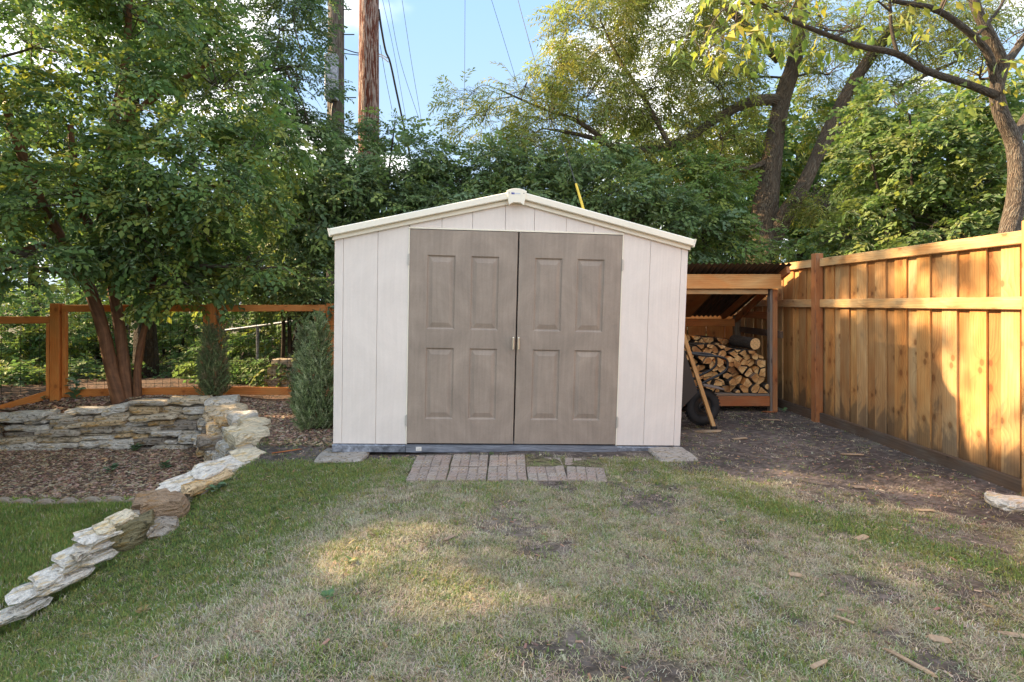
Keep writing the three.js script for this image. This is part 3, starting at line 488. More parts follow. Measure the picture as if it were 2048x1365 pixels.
// ================================================================ firewood shelter
{
  const sh = thing('firewood_shelter', 'open lean-to firewood shelter with corrugated roof beside the fence', 'shelter', [0, 0, 0]);
  const D0 = 6.62, D1 = 7.95, XR = 3.215, XL = 1.62;
  const post = (x, D, h, m, y0 = -0.03) => mesh('post', move(cbox(0.089, h - y0, 0.089, 0.005, x, D), x, (h + y0) / 2, -D), m, sh);
  const side = tint(greyWood, 1, 1, 1.02);
  mesh('post', move(cbox(0.060, 1.54, 0.086, 0.004, .3), XR + 0.016, 0.74, -D0 - 0.045), redPost, sh);
  mesh('post_board', move(cbox(0.028, 1.54, 0.088, 0.004, .7), XR - 0.030, 0.742, -D0 - 0.045), side, sh);
  post(XL, D0 + 0.05, 1.51, redPost); post(3.31, D1, 1.16, tint(greyWood, 0.95, 0.9, 0.75)); post(XL, D1, 1.16, greyWood);
  mesh('front_beam', move(cbox(XR - XL + 0.13, 0.178, 0.040, 0.004, .2, .35), (XR + XL) / 2 + 0.01, 1.603, -D0 + 0.022), firWood, sh);
  mesh('top_plate', move(cbox(XR - XL - 0.10, 0.060, 0.089, 0.004, .5), (XR + XL) / 2 - 0.02, 1.478, -D0 - 0.05), cedarBoards[0], sh);
  mesh('back_plate', move(cbox(3.31 - XL - 0.10, 0.11, 0.04, 0.004, .9), (3.31 + XL) / 2, 1.055, -D1 + 0.04), orangeWood, sh);
  mesh('front_joist', move(cbox(XR - XL - 0.06, 0.12, 0.04, 0.004, .15), (XR + XL) / 2 - 0.025, 0.135, -D0 - 0.01), tint(redPost, 1.0, 0.86, 0.80), sh);
  for (let k = 0; k < 8; k++) mesh('floor_board', move(cbox(XR - XL - 0.04, 0.025, 0.135, 0.003, k * .3), (XR + XL) / 2, 0.208, -D0 - 0.10 - k * 0.155), greyWood, sh);
  const roofY = (D) => 1.705 - (D - 6.62) * 0.37;
  for (const x of [1.75, 2.45, 3.16]) mesh('rafter', beam(V(x, roofY(6.66) - 0.03, -6.66), V(x, roofY(8.1) - 0.03, -8.1), 0.04, 0.09, 0.004, x), redPost, sh);
  mesh('rafter_end', beam(V(3.30, roofY(6.44) - 0.035, -6.44), V(3.30, roofY(6.75) - 0.035, -6.75), 0.042, 0.09, 0.004, 2), redPost, sh);
  mesh('side_rafter', beam(V(3.25, roofY(6.75) - 0.10, -6.75), V(3.29, roofY(8.0) - 0.12, -8.0), 0.03, 0.10, 0.004, 3), redPost, sh);
  mesh('plywood_sheet', beam(V(2.12, roofY(6.7) - 0.075, -6.7), V(2.12, roofY(7.95) - 0.075, -7.95), 1.0, 0.012, 0.002, 5), plywood, sh);
  for (const [y, h, d0, d1, m] of [[1.18, 0.095, 6.72, 7.9, redPost], [0.955, 0.085, 6.55, 7.9, weatheredRail], [0.16, 0.09, 6.72, 7.9, weatheredRail]]) mesh('side_rail', beam(V(3.277, y, -d0), V(3.345, y, -d1), 0.028, h, 0.004, y), m, sh);
  const g = new THREE.PlaneGeometry(1.92, 1.8, 220, 1), p = g.attributes.position, sheet = [];
  for (let i = 0; i < p.count; i++) { const x = p.getX(i), v = p.getY(i); p.setXYZ(i, 2.40 + x, roofY(7.33 + v) + 0.034 + 0.011 * Math.sin(x / 0.068 * 2 * Math.PI), -(7.33 + v)); }
  g.computeVertexNormals(); const low = g.clone(); low.translate(0, -0.0015, 0); sheet.push(g, low);
  mesh('corrugated_roof', mergeGeometries(sheet), std({ color: lin(0.075, 0.058, 0.045), roughness: 0.6, metalness: 0.25 }), sh);
}
// split logs: cells of a Voronoi packing, each log its own
{
  reseed(417);
  const endVal = (u, v) => { let x = u - Math.round(u), y = v - Math.round(v); const a = Math.atan2(y, x), r = Math.hypot(x, y) + n3(Math.cos(a) * 1.5, Math.sin(a) * 1.5, 2) * 0.05; return [r, a]; };
  const endMap = tex(512, 512, (u, v) => {
    const [r, a] = endVal(u, v), ring = 0.5 + 0.5 * Math.sin(r * 210), crack = Math.pow(Math.max(0, Math.cos(a * 3 + 0.6 + r * 3)), 160) * sst(0.02, 0.1, r) * 0.8 + Math.pow(Math.max(0, Math.cos(a * 2 - 1.3)), 220) * 0.6, f = tn(u, v, 60, 3, 4);
    let c = mix3([0.80, 0.62, 0.40], [0.93, 0.79, 0.58], clamp(0.5 + ring * 0.22 + f * 0.9, 0, 1)); c = mix3(c, [0.62, 0.40, 0.21], sst(0.16, 0.05, r) * 0.45); return mix3(c, [0.22, 0.14, 0.09], clamp(crack, 0, 1));
  });
  const ends = [[0.95, 0.9, 0.82], [0.85, 0.76, 0.66], [0.72, 0.58, 0.46], [0.50, 0.40, 0.33], [0.98, 0.94, 0.9]].map((c) => std({ map: rep(endMap, 2.6, 2.6), roughness: 0.9, color: lin(...c) }));
  const sides = [std({ map: rep(barkMap, 3, 1.5), bumpMap: rep(barkBump, 3, 1.5), bumpScale: 0.012, roughness: 0.95, color: lin(0.34, 0.29, 0.25) }), std({ map: rep(barkMap, 3, 1.5), bumpMap: rep(barkBump, 3, 1.5), bumpScale: 0.012, roughness: 0.95, color: lin(0.55, 0.47, 0.41) }), tint(greyWood, 0.85, 0.72, 0.6), tint(firWood, 0.75, 0.66, 0.55)];
  const pack = (x0, x1, y0, top, n, gap) => {
    const pts = []; for (let i = 0; i < 4000 && pts.length < n; i++) { const x = rr(x0, x1), y = rr(y0, top(x)); if (pts.every((q) => Math.hypot(q[0] - x, (q[1] - y) * 1.15) > 0.082)) pts.push([x, y]); }
    return pts.map(([x, y]) => {
      let poly = [[x0, y0], [x1, y0], [x1, top(x1)], ...Array.from({ length: 7 }, (_, k) => { const t = x1 - (x1 - x0) * (k + 1) / 8; return [t, top(t)]; }), [x0, top(x0)]];
      const cut = (nx, ny, c) => { const out = []; for (let i = 0; i < poly.length; i++) { const a = poly[i], b = poly[(i + 1) % poly.length], da = a[0] * nx + a[1] * ny - c, db = b[0] * nx + b[1] * ny - c; if (da <= 0) out.push(a); if ((da < 0) !== (db < 0)) { const t = da / (da - db); out.push([lerp(a[0], b[0], t), lerp(a[1], b[1], t)]); } } poly = out; };
      for (const q of pts) { if (q[0] === x && q[1] === y) continue; const nx = q[0] - x, ny = q[1] - y, l = Math.hypot(nx, ny); if (l > 0.5) continue; cut(nx / l, ny / l, (nx * (x + q[0]) / 2 + ny * (y + q[1]) / 2) / l - gap); }
      for (let k = 0; k < 12; k++) { const a = k / 12 * 6.283 + 0.2; cut(Math.cos(a), Math.sin(a), x * Math.cos(a) + y * Math.sin(a) + 0.098); }
      return { x, y, poly };
    });
  };
  const log = (cell, z, len, dim, lab, group) => {
    const { x, y, poly } = cell; if (poly.length < 3) return;
    const round = rnd() < 0.35, s = new THREE.Shape(), q = poly.map((p) => [p[0] - x, p[1] - y]).filter((p, i, a) => Math.hypot(p[0] - a[(i + 1) % a.length][0], p[1] - a[(i + 1) % a.length][1]) > 0.006);
    if (q.length < 3) return;
    if (round) { const mid = q.map((p, i) => { const r = q[(i + 1) % q.length]; return [(p[0] + r[0]) / 2, (p[1] + r[1]) / 2]; }); s.moveTo(...mid[0]); for (let i = 0; i < q.length; i++) { const c = q[(i + 1) % q.length], e = mid[(i + 1) % q.length]; s.quadraticCurveTo(c[0], c[1], e[0], e[1]); } }
    else { q.forEach((p, i) => (i ? s.lineTo(...p) : s.moveTo(...p))); s.closePath(); }
    const g = new THREE.ExtrudeGeometry(s, { depth: len, steps: 1, bevelEnabled: true, bevelThickness: 0.004, bevelSize: 0.004, bevelOffset: -0.004, bevelSegments: 1, curveSegments: 3 }), uv = g.attributes.uv, uo = rr(-0.04, 0.04), vo = rr(-0.04, 0.04);
    for (let i = 0; i < uv.count; i++) uv.setXY(i, uv.getX(i) + uo, uv.getY(i) + vo);
    const k = rnd(), m = mesh(numbered('firewood_log'), g, [ends[k < 0.35 ? 0 : k < 0.6 ? 1 : k < 0.72 ? 2 : k < 0.84 ? 3 : 4], sides[(rnd() * 4) | 0]], scene);
    m.position.set(x, y, z - len); m.rotation.set(rr(-0.02, 0.02), rr(-0.07, 0.07), 0); tag(m, lab(round), 'firewood', group);
  };
  const topF = (x) => 0.775 + 0.05 * Math.sin(x * 5.3 + 1.2) + (x > 2.8 ? 0.03 : 0) - 0.10 * sst(3.05, 3.16, x);
  for (const c of pack(1.72, 3.15, 0.224, topF, 128, 0.004)) log(c, -6.70 + rr(-0.07, 0.06), rr(0.36, 0.44), false, (r) => r ? 'rounded split log showing its end in the front stack' : 'angular split log showing its end in the front stack', 'split logs stacked in front');
  const topB = (x) => 0.93 - 0.13 * sst(2.4, 3.1, x) + 0.03 * Math.sin(x * 7);
  for (const c of pack(1.72, 3.10, 0.72, topB, 44, 0.005)) log(c, -7.22 + rr(-0.08, 0.06), rr(0.36, 0.44), true, (r) => r ? 'rounded log in the higher stack behind the front one' : 'angular log in the higher stack behind the front one', 'logs of the higher stack behind');
  for (const c of pack(1.72, 3.10, 0.224, () => 0.715, 40, 0.006)) log(c, -7.24, 0.38, true, (r) => r ? 'rounded log hidden low in the stack behind' : 'angular log hidden low in the stack behind', 'logs low in the stack behind');
  // one big log thrown on top
  const big = single('firewood_log', new THREE.CylinderGeometry(0.072, 0.078, 0.42, 12).rotateX(Math.PI / 2), [sides[0], ends[4], ends[4]], 'thick round log lying on top of the front stack', 'firewood'); big.position.set(2.955, 0.842, -6.86); big.rotation.set(0.03, 0.22, 0);
}
// wheelbarrow stood on its nose, leaning against the shed
{
  const wb = thing('wheelbarrow', 'black wheelbarrow with wooden handles tipped up on its wheel', 'wheelbarrow', [2.06, 0.012, -5.84]);
  const wheel = new THREE.Group(); wheel.name = 'wheel'; wheel.position.set(0, 0.205, 0); wheel.rotation.set(0, 0.22, 0); wb.add(wheel);
  mesh('tyre', mergeGeometries([new THREE.TorusGeometry(0.148, 0.052, 14, 40).scale(1, 1, 0.95), ...Array.from({ length: 36 }, (_, k) => cbox(0.012, 0.012, 0.06, 0.002).translate(0, 0.199, 0).rotateZ(k / 36 * Math.PI * 2)).map((g) => g)].map((g) => { const q = g.index ? g.toNonIndexed() : g; return q; })), rubber, wheel);
  mesh('rim', mergeGeometries([new THREE.TorusGeometry(0.098, 0.012, 8, 32), new THREE.CylinderGeometry(0.098, 0.098, 0.03, 28, 1).rotateX(Math.PI / 2), new THREE.TorusGeometry(0.05, 0.01, 6, 24).translate(0, 0, 0.02), new THREE.CylinderGeometry(0.022, 0.022, 0.12, 12).rotateX(Math.PI / 2)].map((g) => g.toNonIndexed())), std({ color: lin(0.06, 0.06, 0.062), roughness: 0.35, metalness: 0.7 }), wheel);
  mesh('axle', new THREE.CylinderGeometry(0.008, 0.008, 0.34, 10).rotateX(Math.PI / 2).translate(0, 0.205, 0), galv, wb);
  for (const z of [0.155, -0.155]) {
    mesh('handle', beam(V(0.065, 0.02, z), V(-0.40, 1.42, z), 0.042, 0.042, 0.006, z, V(0, 0, 1)), z > 0 ? cedarBoards[4] : cedarBoards[3], wb);
    mesh('nose_bracket', mergeGeometries([cbox(0.06, 0.045, 0.05, 0.006).translate(0.066, 0.012, z), new THREE.CylinderGeometry(0.009, 0.009, 0.012, 8).rotateX(Math.PI / 2).translate(0.07, 0.014, z + 0.028).toNonIndexed()]), blackSteel, wb);
    mesh('leg', tube([V(-0.21, 0.80, z), V(-0.06, 0.775, z), V(0.15, 0.755, z), V(0.205, 0.72, z), V(0.205, 0.64, z), V(0.15, 0.585, z), V(-0.02, 0.50, z), V(-0.13, 0.43, z)], 0.013, 8, 5), blackSteel, wb);
  }
  // tray: a tapered steel tub facing the shed
  const sec = [[0.20, 0.00], [0.30, -0.30]], pos = [], idx = [];
  const A = V(-0.10, 0.40, 0), Bv = V(-0.34, 1.16, 0), dir = Bv.clone().sub(A).normalize(), out = V(-dir.y, dir.x, 0);
  const ringAt = (k, off) => { const [w, d] = sec[k], e = k ? 0.10 : 0; return [A.clone().addScaledVector(dir, -e), Bv.clone().addScaledVector(dir, e)].flatMap((p, i) => [-1, 1].map((s) => p.clone().addScaledVector(out, -d * 0.9 + off).add(V(0, 0, (i ? -s : s) * w)))); };
  const rings = [ringAt(0, 0.02), ringAt(1, 0.02)]; rings.flat().forEach((p) => pos.push(p.x, p.y, p.z));
  for (let i = 0; i < 4; i++) { const j = (i + 1) % 4; idx.push(i, j, 4 + j, i, 4 + j, 4 + i); } idx.push(0, 1, 2, 0, 2, 3);
  const tg = new THREE.BufferGeometry(); tg.setAttribute('position', new THREE.Float32BufferAttribute(pos, 3)); tg.setIndex(idx); const tn0 = tg.toNonIndexed(); tn0.computeVertexNormals();
  mesh('tray', tn0, std({ color: lin(0.035, 0.036, 0.038), roughness: 0.55, metalness: 0.2 }), wb);
  mesh('wheel_guard', beam(V(-0.02, 0.445, 0.0), V(0.20, 0.405, 0.0), 0.20, 0.018, 0.004, 1), tint(greyWood, 0.8, 0.78, 0.8), wb);
}

// ================================================================ wire panel fence on the left, with what stands behind it
{
  const f = thing('wire_panel_fence', 'low orange stained post and rail fence with black wire mesh', 'fence', [0, 0, 0]);
  const pts = [[PX(-190, 6.65), 6.65], [PX(114, 7.08), 7.08], [PX(425, 7.36), 7.36], [PX(662, 7.68), 7.68], [PX(662, 7.68) + 1.6, 8.0]], tops = [1.12, 1.27, 1.27, 1.27];
  const wire = std({ color: lin(0.02, 0.02, 0.02), roughness: 0.5, metalness: 0.4 });
  pts.forEach(([x, D], i) => { const y0 = gY(x, -D) - 0.05, h = 1.335; const p = mesh('post', move(cbox(0.115, h - y0, 0.115, 0.006, i * .3, i * .2), 0, (h + y0) / 2, 0), orangeWood, f); p.position.set(x, 0, -D); p.rotation.y = 0.14; });
  for (let i = 0; i < 4; i++) {
    const a = V(pts[i][0], 0, -pts[i][1]), b = V(pts[i + 1][0], 0, -pts[i + 1][1]), d = b.clone().sub(a).normalize(), a1 = a.clone().addScaledVector(d, 0.06), b1 = b.clone().addScaledVector(d, -0.06), top = tops[i], ya = gY(a.x, a.z) + 0.075, yb = gY(b.x, b.z) + 0.075;
    const at = (p, y) => V(p.x, y, p.z);
    mesh('top_rail', beam(at(a1, top), at(b1, top), 0.04, 0.092, 0.004, i * .6), orangeWood, f);
    mesh('bottom_rail', beam(at(a1, ya), at(b1, yb), 0.04, 0.105, 0.004, i * .6 + .3), orangeWood, f);
    for (const [p, s] of [[a1, 1], [b1, -1]]) { const q = p.clone().addScaledVector(d, s * 0.032); mesh('side_trim', beam(at(q, 0.13), at(q, top - 0.048), 0.04, 0.062, 0.003, i + s, V(d.x, 0, d.z).cross(V(0, 1, 0))), orangeWood, f); }
    const ws = [], L = a1.distanceTo(b1), o = d.clone().cross(V(0, 1, 0)).multiplyScalar(-0.03);
    for (let s = 0.08; s < L - 0.06; s += 0.1016) { const p = a1.clone().addScaledVector(d, s).add(o); ws.push(tube([at(p, 0.15), at(p, top - 0.04)], 0.0024, 4, 1)); }
    for (let y = 0.2; y < top - 0.05; y += y < 0.6 ? 0.055 : 0.1016) ws.push(tube([at(a1.clone().add(o), y), at(b1.clone().add(o), y)], 0.0022, 4, 1));
    mesh('wire_mesh', mergeGeometries(ws), wire, f);
  }
  const cl = thing('chain_link_fence', 'galvanised pipe fence seen through the wire mesh, behind the leaves', 'fence', [0, 0, 0]);
  mesh('top_rail', tube([P(420, 665, 9.0), P(520, 652, 8.8), P(610, 640, 8.6), P(760, 625, 8.4)], 0.021, 8, 4), galv, cl);
  for (const [px, D] of [[515, 8.82], [720, 8.55]]) { const x = PX(px, D), t = px === 515 ? 653 : px === 303 ? 675 : 630; mesh('post', tube([V(x, -0.05, -D), P(px, t, D)], 0.024, 8, 1), galv, cl); }
  // stacked concrete wall blocks
  const bm = std({ map: rep(limeMap, 2, 2), bumpMap: rep(limeBump, 3, 3), bumpScale: 0.02, roughness: 0.95, color: lin(0.66, 0.60, 0.52) });
  for (const [x0, y0, x1, y1, lab] of [[540, 720, 592, 736, 'split face concrete block on top of its small stack'], [533, 737, 557, 754, 'split face concrete block, narrow one in the middle course'], [558, 737, 596, 754, 'split face concrete block, wide one in the middle course'], [526, 755, 560, 775, 'split face concrete block at the foot of the stack, sloping end'], [561, 755, 598, 775, 'split face concrete block at the foot of the stack, square end']]) {
    const D = 8.2, w = (x1 - x0) / F * D, h = (y1 - y0) / F * D, c = P((x0 + x1) / 2, (y0 + y1) / 2, D), m = single('concrete_block', rock(w, h, 0.22, x0, 0.15, 0.08), bm, lab, 'block', 'concrete blocks behind the wire fence'); m.position.set(c.x, c.y, c.z - 0.1);
  }
}

// ================================================================ utility poles and wires
{
  const peel = tex(256, 512, (u, v) => { const k = tn2(u, v, 46, 6, 5, 3), f = tn2(u, v, 120, 14, 3, 8), p = sst(-0.04, 0.06, k + f * 0.3); let c = mix3([0.40, 0.20, 0.13], [0.66, 0.60, 0.57], p); const crack = sst(0.05, 0.0, Math.abs(tn2(u, v, 30, 3, 3, 13)) * 3) * 0.75; c = mix3(c, [0.16, 0.09, 0.07], crack * (1 - p * 0.5)); return c.map((x) => x * (0.95 + f * 0.7)); });
  const peelB = tex(256, 256, (u, v) => clamp(0.5 + tn2(u, v, 46, 6, 5, 3) * 1.5, 0, 1), false);
  const pole = (name, lab, px, D, rPx, map, col) => { const r = rPx / F * D, x = PX(px, D), t = thing(name, lab, 'utility pole', [x, 0, -D], 'utility poles behind the shed'); mesh('shaft', taper([V(0, -0.2, 0), V(0, 4, 0), V(0.02, 11, 0)], [r * 1.08, r, r * 0.86], 20, 6, 0.03), std({ map, bumpMap: peelB, bumpScale: 0.02, roughness: 0.95, color: col }), t); return t; };
  pole('utility_pole', 'reddish peeling wooden utility pole rising behind the shed', 737, 11.0, 21, rep(peel, 1, 0.5), lin(0.95, 0.9, 0.88));
  const gp = pole('utility_pole', 'grey weathered utility pole with a metal conduit box', 671, 12.2, 17, rep(barkMap, 1, 0.3), lin(0.72, 0.70, 0.70));
  const y = (py, D) => EYE - (py - CY) / F * D;
  const top = y(118, 12.2), bot = y(208, 12.2);
  mesh('conduit_box', move(cbox(0.27, top - bot, 0.16, 0.012), -0.02, (top + bot) / 2, 0.20), std({ map: galvMap, color: lin(0.60, 0.60, 0.62), roughness: 0.5, metalness: 0.3 }), gp);
  mesh('cable', tube([V(0.02, bot + 0.02, 0.19), V(-0.02, bot - 0.3, 0.21), V(0.05, bot - 1.2, 0.19), V(0.03, 0.3, 0.19)], 0.02, 6, 4), blackSteel, gp);
  for (const [py, w] of [[70, 0.32], [196, 0.36], [20, 0.26]]) mesh('step_bolt', new THREE.CylinderGeometry(0.012, 0.012, w, 6).rotateZ(Math.PI / 2).translate(0.19 + w / 2 - 0.08, y(py, 12.2), 0.02), blackSteel, gp);
  const wm = std({ color: lin(0.05, 0.05, 0.055), roughness: 0.7 });
  const wirePts = (a) => a.map(([px, py, D]) => P(px, py, D));
  const wires = [['thick black service cable hanging in a bend beside the peeling pole', 0.024, [[757, 18, 11.0], [763, 60, 11.2], [772, 105, 11.5], [778, 118, 11.6], [792, 180, 12], [812, 275, 12.6], [824, 335, 13]]],
    ['thin cable looping from the grey pole behind the peeling pole', 0.012, [[688, 98, 12.0], [715, 106, 12], [757, 108, 11.8], [774, 116, 11.6]]], ['second thin cable looping between the two poles', 0.010, [[688, 107, 12.2], [715, 110, 12.1], [760, 113, 11.8], [776, 124, 11.6]]],
    ['guy cable running into the yellow guard above the shed roof', 0.007, [[1036, 0, 13], [1052, 60, 12.2], [1090, 190, 10], [1130, 300, 8.6], [1152, 369, 8.0]]]];
  for (const [lab, r, a] of wires) single('overhead_cable', tube(wirePts(a), r, 6, 5), wm, lab, 'cable', 'cables near the poles');
  for (const a of [[[777, 0, 13], [800, 120, 14], [842, 250, 15.2], [870, 330, 16]], [[804, 0, 13.5], [822, 120, 14.3], [845, 260, 15.5], [852, 330, 16]], [[765, 0, 14], [785, 90, 15], [805, 200, 16], [812, 240, 16.5]], [[930, -10, 14], [929, 190, 15]], [[980, -10, 14], [1020, 120, 15], [1050, 220, 16]], [[760, 90, 12], [772, 160, 12.6], [784, 220, 13]]])
    single('overhead_wire', tube(wirePts(a), 0.006, 5, 5), wm, 'hair thin wire crossing the open sky', 'wire', 'thin wires across the sky');
  const yg = single('guy_guard', taper([P(1152, 368, 8.0), P(1166, 416, 7.8), P(1178, 462, 7.6)], [0.018, 0.021, 0.021], 10, 3), std({ color: lin(0.78, 0.55, 0.06), roughness: 0.5 }), 'yellow plastic guard tube on the guy cable behind the shed', 'guy guard');
}

// ================================================================ vegetation
const leafMat = (o = {}) => new THREE.MeshPhysicalMaterial({ color: 0xffffff, vertexColors: true, roughness: 1, transmission: o.t ?? 0.5, thickness: 0, clearcoat: o.coat ?? 0.30, clearcoatRoughness: 0.38, side: THREE.DoubleSide, specularIntensity: 0.5 });
// a twig with leaves: leaf = [length, width], n leaves, twig length, droop; leaves lie roughly flat
function spray(len, wid, n, L, droop, fold, sd) {
  reseed(sd); const pos = [], col = [], idx = [];
  const add = (p, c) => { pos.push(p.x, p.y, p.z); col.push(...c); return pos.length / 3 - 1; };
  const ax = (t) => V(L * t, L * 0.10 * Math.sin(t * 3) - droop * L * t * t, L * 0.12 * Math.sin(t * 4.1 + sd));
  for (let i = 0; i < 3; i++) { const a = ax(i / 3), b = ax((i + 1) / 3), r = 0.0028 * (1 - i * 0.25), tw = [0.35, 0.22, 0.13]; const q = [V(a.x, a.y - r, a.z), V(a.x, a.y + r, a.z), V(b.x, b.y + r * 0.8, b.z), V(b.x, b.y - r * 0.8, b.z)].map((p) => add(p, tw)); idx.push(q[0], q[1], q[2], q[0], q[2], q[3]); }
  for (let i = 0; i < n; i++) {
    const t = 0.12 + 0.88 * (i + 0.5) / n, base = ax(t), s = i % 2 ? 1 : -1, l = len * rr(0.75, 1.15), w = wid * rr(0.8, 1.15) / 2;
    const dir = V(rr(0.3, 0.9), rr(-0.35, 0.15) - droop * 0.6, s * rr(0.5, 1)).normalize(), nrm = V(rr(-0.4, 0.4), 1, rr(-0.4, 0.4)).normalize(), side = dir.clone().cross(nrm).normalize(), up = side.clone().cross(dir);
    base.addScaledVector(dir, 0.012); const c = rr(0.82, 1.15), k = [c * rr(0.93, 1.08), c, c * rr(0.85, 1.1)];
    const at = (a, b, h) => base.clone().addScaledVector(dir, l * a).addScaledVector(side, b).addScaledVector(up, h);
    const v = [at(0, 0, 0), at(0.45, w, fold * w), at(0.5, 0, -fold * w * 0.4), at(0.45, -w, fold * w), at(1, 0, -0.14 * l)].map((p) => add(p, k));
    idx.push(v[0], v[1], v[2], v[0], v[2], v[3], v[1], v[4], v[2], v[3], v[2], v[4]);
  }
  const g = new THREE.BufferGeometry(); g.setAttribute('position', new THREE.Float32BufferAttribute(pos, 3)); g.setAttribute('color', new THREE.Float32BufferAttribute(col, 3)); g.setIndex(idx); g.computeVertexNormals(); return g;
}
const GEO = {
  broad: spray(0.074, 0.048, 12, 0.30, 0.12, 0.35, 3), maple: spray(0.088, 0.058, 11, 0.34, 0.25, 0.30, 5), willow: spray(0.095, 0.021, 15, 0.36, 0.35, 0.4, 7),
  elder: spray(0.095, 0.040, 9, 0.30, 0.30, 0.35, 9), fine: spray(0.055, 0.030, 16, 0.30, 0.15, 0.3, 11), big: spray(0.13, 0.055, 4, 0.26, 0.55, 0.35, 13), round: spray(0.072, 0.058, 12, 0.30, 0.15, 0.3, 15), far: spray(0.14, 0.10, 11, 0.50, 0.15, 0.3, 17),
};
const MAT = { soft: leafMat(), glossy: leafMat({ t: 0.44, coat: 0.45 }), thin: leafMat({ t: 0.58, coat: 0.2 }) };
const SHAFTS = [];      // places that sunlight reaches in the photograph: [point, radius]; crowns have gaps on the way to the sun
const litGap = (p) => SHAFTS.some(([q, r]) => { const d = p.clone().sub(q), t = d.dot(SUN); return t > 0.5 && d.addScaledVector(SUN, -t).lengthSq() < r * r * (1 + 0.6 * n3(p.x * 2, p.y * 2, p.z * 2)); });
const _q = new THREE.Quaternion(), _e = new THREE.Euler(), _m = new THREE.Matrix4();
// fill a lobe with sprays; more towards its skin, bunched by noise
function lobeSprays(list, c, r, n, pal, o = {}) {
  const gate = o.gate ?? -0.08, sc = o.scale ?? 1;
  for (let i = 0, k = 0; k < n && i < n * 6; i++) {
    const d = V(rr(-1, 1), rr(-1, 1), rr(-1, 1)); const l = d.length(); if (l > 1 || l < 0.05) continue;
    d.multiplyScalar(Math.pow(l, -0.35)); if (d.length() > 1.05) continue;
    const p = V(c.x + d.x * r[0], c.y + d.y * r[1], c.z + d.z * r[2]);
    if (n3(p.x * 1.9 + 3, p.y * 1.9, p.z * 1.9) + 0.5 * n3(p.x * 4.7, p.y * 4.7, p.z * 4.7) < gate) continue;
    if (o.minY !== undefined && p.y < o.minY) continue;
    if (litGap(p)) { k += 0.4; continue; }
    const s = rr(0.75, 1.25) * sc, yaw = Math.atan2(-d.z, d.x) + rr(-1.3, 1.3);
    _e.set(rr(-0.9, 0.9), yaw, rr(-0.8, 0.5) + d.y * 0.4, 'YXZ'); _q.setFromEuler(_e); _m.compose(p, _q, V(s, s, s));
    const a = pal[(rnd() * pal.length) | 0], v = rr(0.8, 1.25); list.push({ m: _m.clone(), c: a.map((x) => x * v) }); k++;
  }
}
// all sprays of a crown as one mesh
let leafTris = 0;
function crownMesh(geo, mat, list, parent) {
  const n = geo.attributes.position.count, ni = geo.index.count, N = list.length, gp = geo.attributes.position.array, gn = geo.attributes.normal.array, gc = geo.attributes.color.array, gi = geo.index.array;
  const pos = new Float32Array(n * N * 3), nor = new Float32Array(n * N * 3), col = new Float32Array(n * N * 3), idx = new Uint32Array(ni * N);
  list.forEach(({ m, c }, k) => {
    const e = m.elements, s = 1 / Math.hypot(e[0], e[1], e[2]), o = k * n * 3;
    for (let i = 0; i < n * 3; i += 3) {
      const x = gp[i], y = gp[i + 1], z = gp[i + 2], a = gn[i], b = gn[i + 1], d = gn[i + 2];
      for (let q = 0; q < 3; q++) { pos[o + i + q] = e[q] * x + e[4 + q] * y + e[8 + q] * z + e[12 + q]; nor[o + i + q] = (e[q] * a + e[4 + q] * b + e[8 + q] * d) * s; col[o + i + q] = gc[i + q] * c[q]; }
    }
    for (let i = 0; i < ni; i++) idx[k * ni + i] = gi[i] + k * n;
  });
  leafTris += ni * N / 3;
  const g = new THREE.BufferGeometry(); g.setAttribute('position', new THREE.BufferAttribute(pos, 3)); g.setAttribute('normal', new THREE.BufferAttribute(nor, 3)); g.setAttribute('color', new THREE.BufferAttribute(col, 3)); g.setIndex(new THREE.BufferAttribute(idx, 1));
  mesh('crown', g, mat, parent).userData.kind = 'stuff';
}
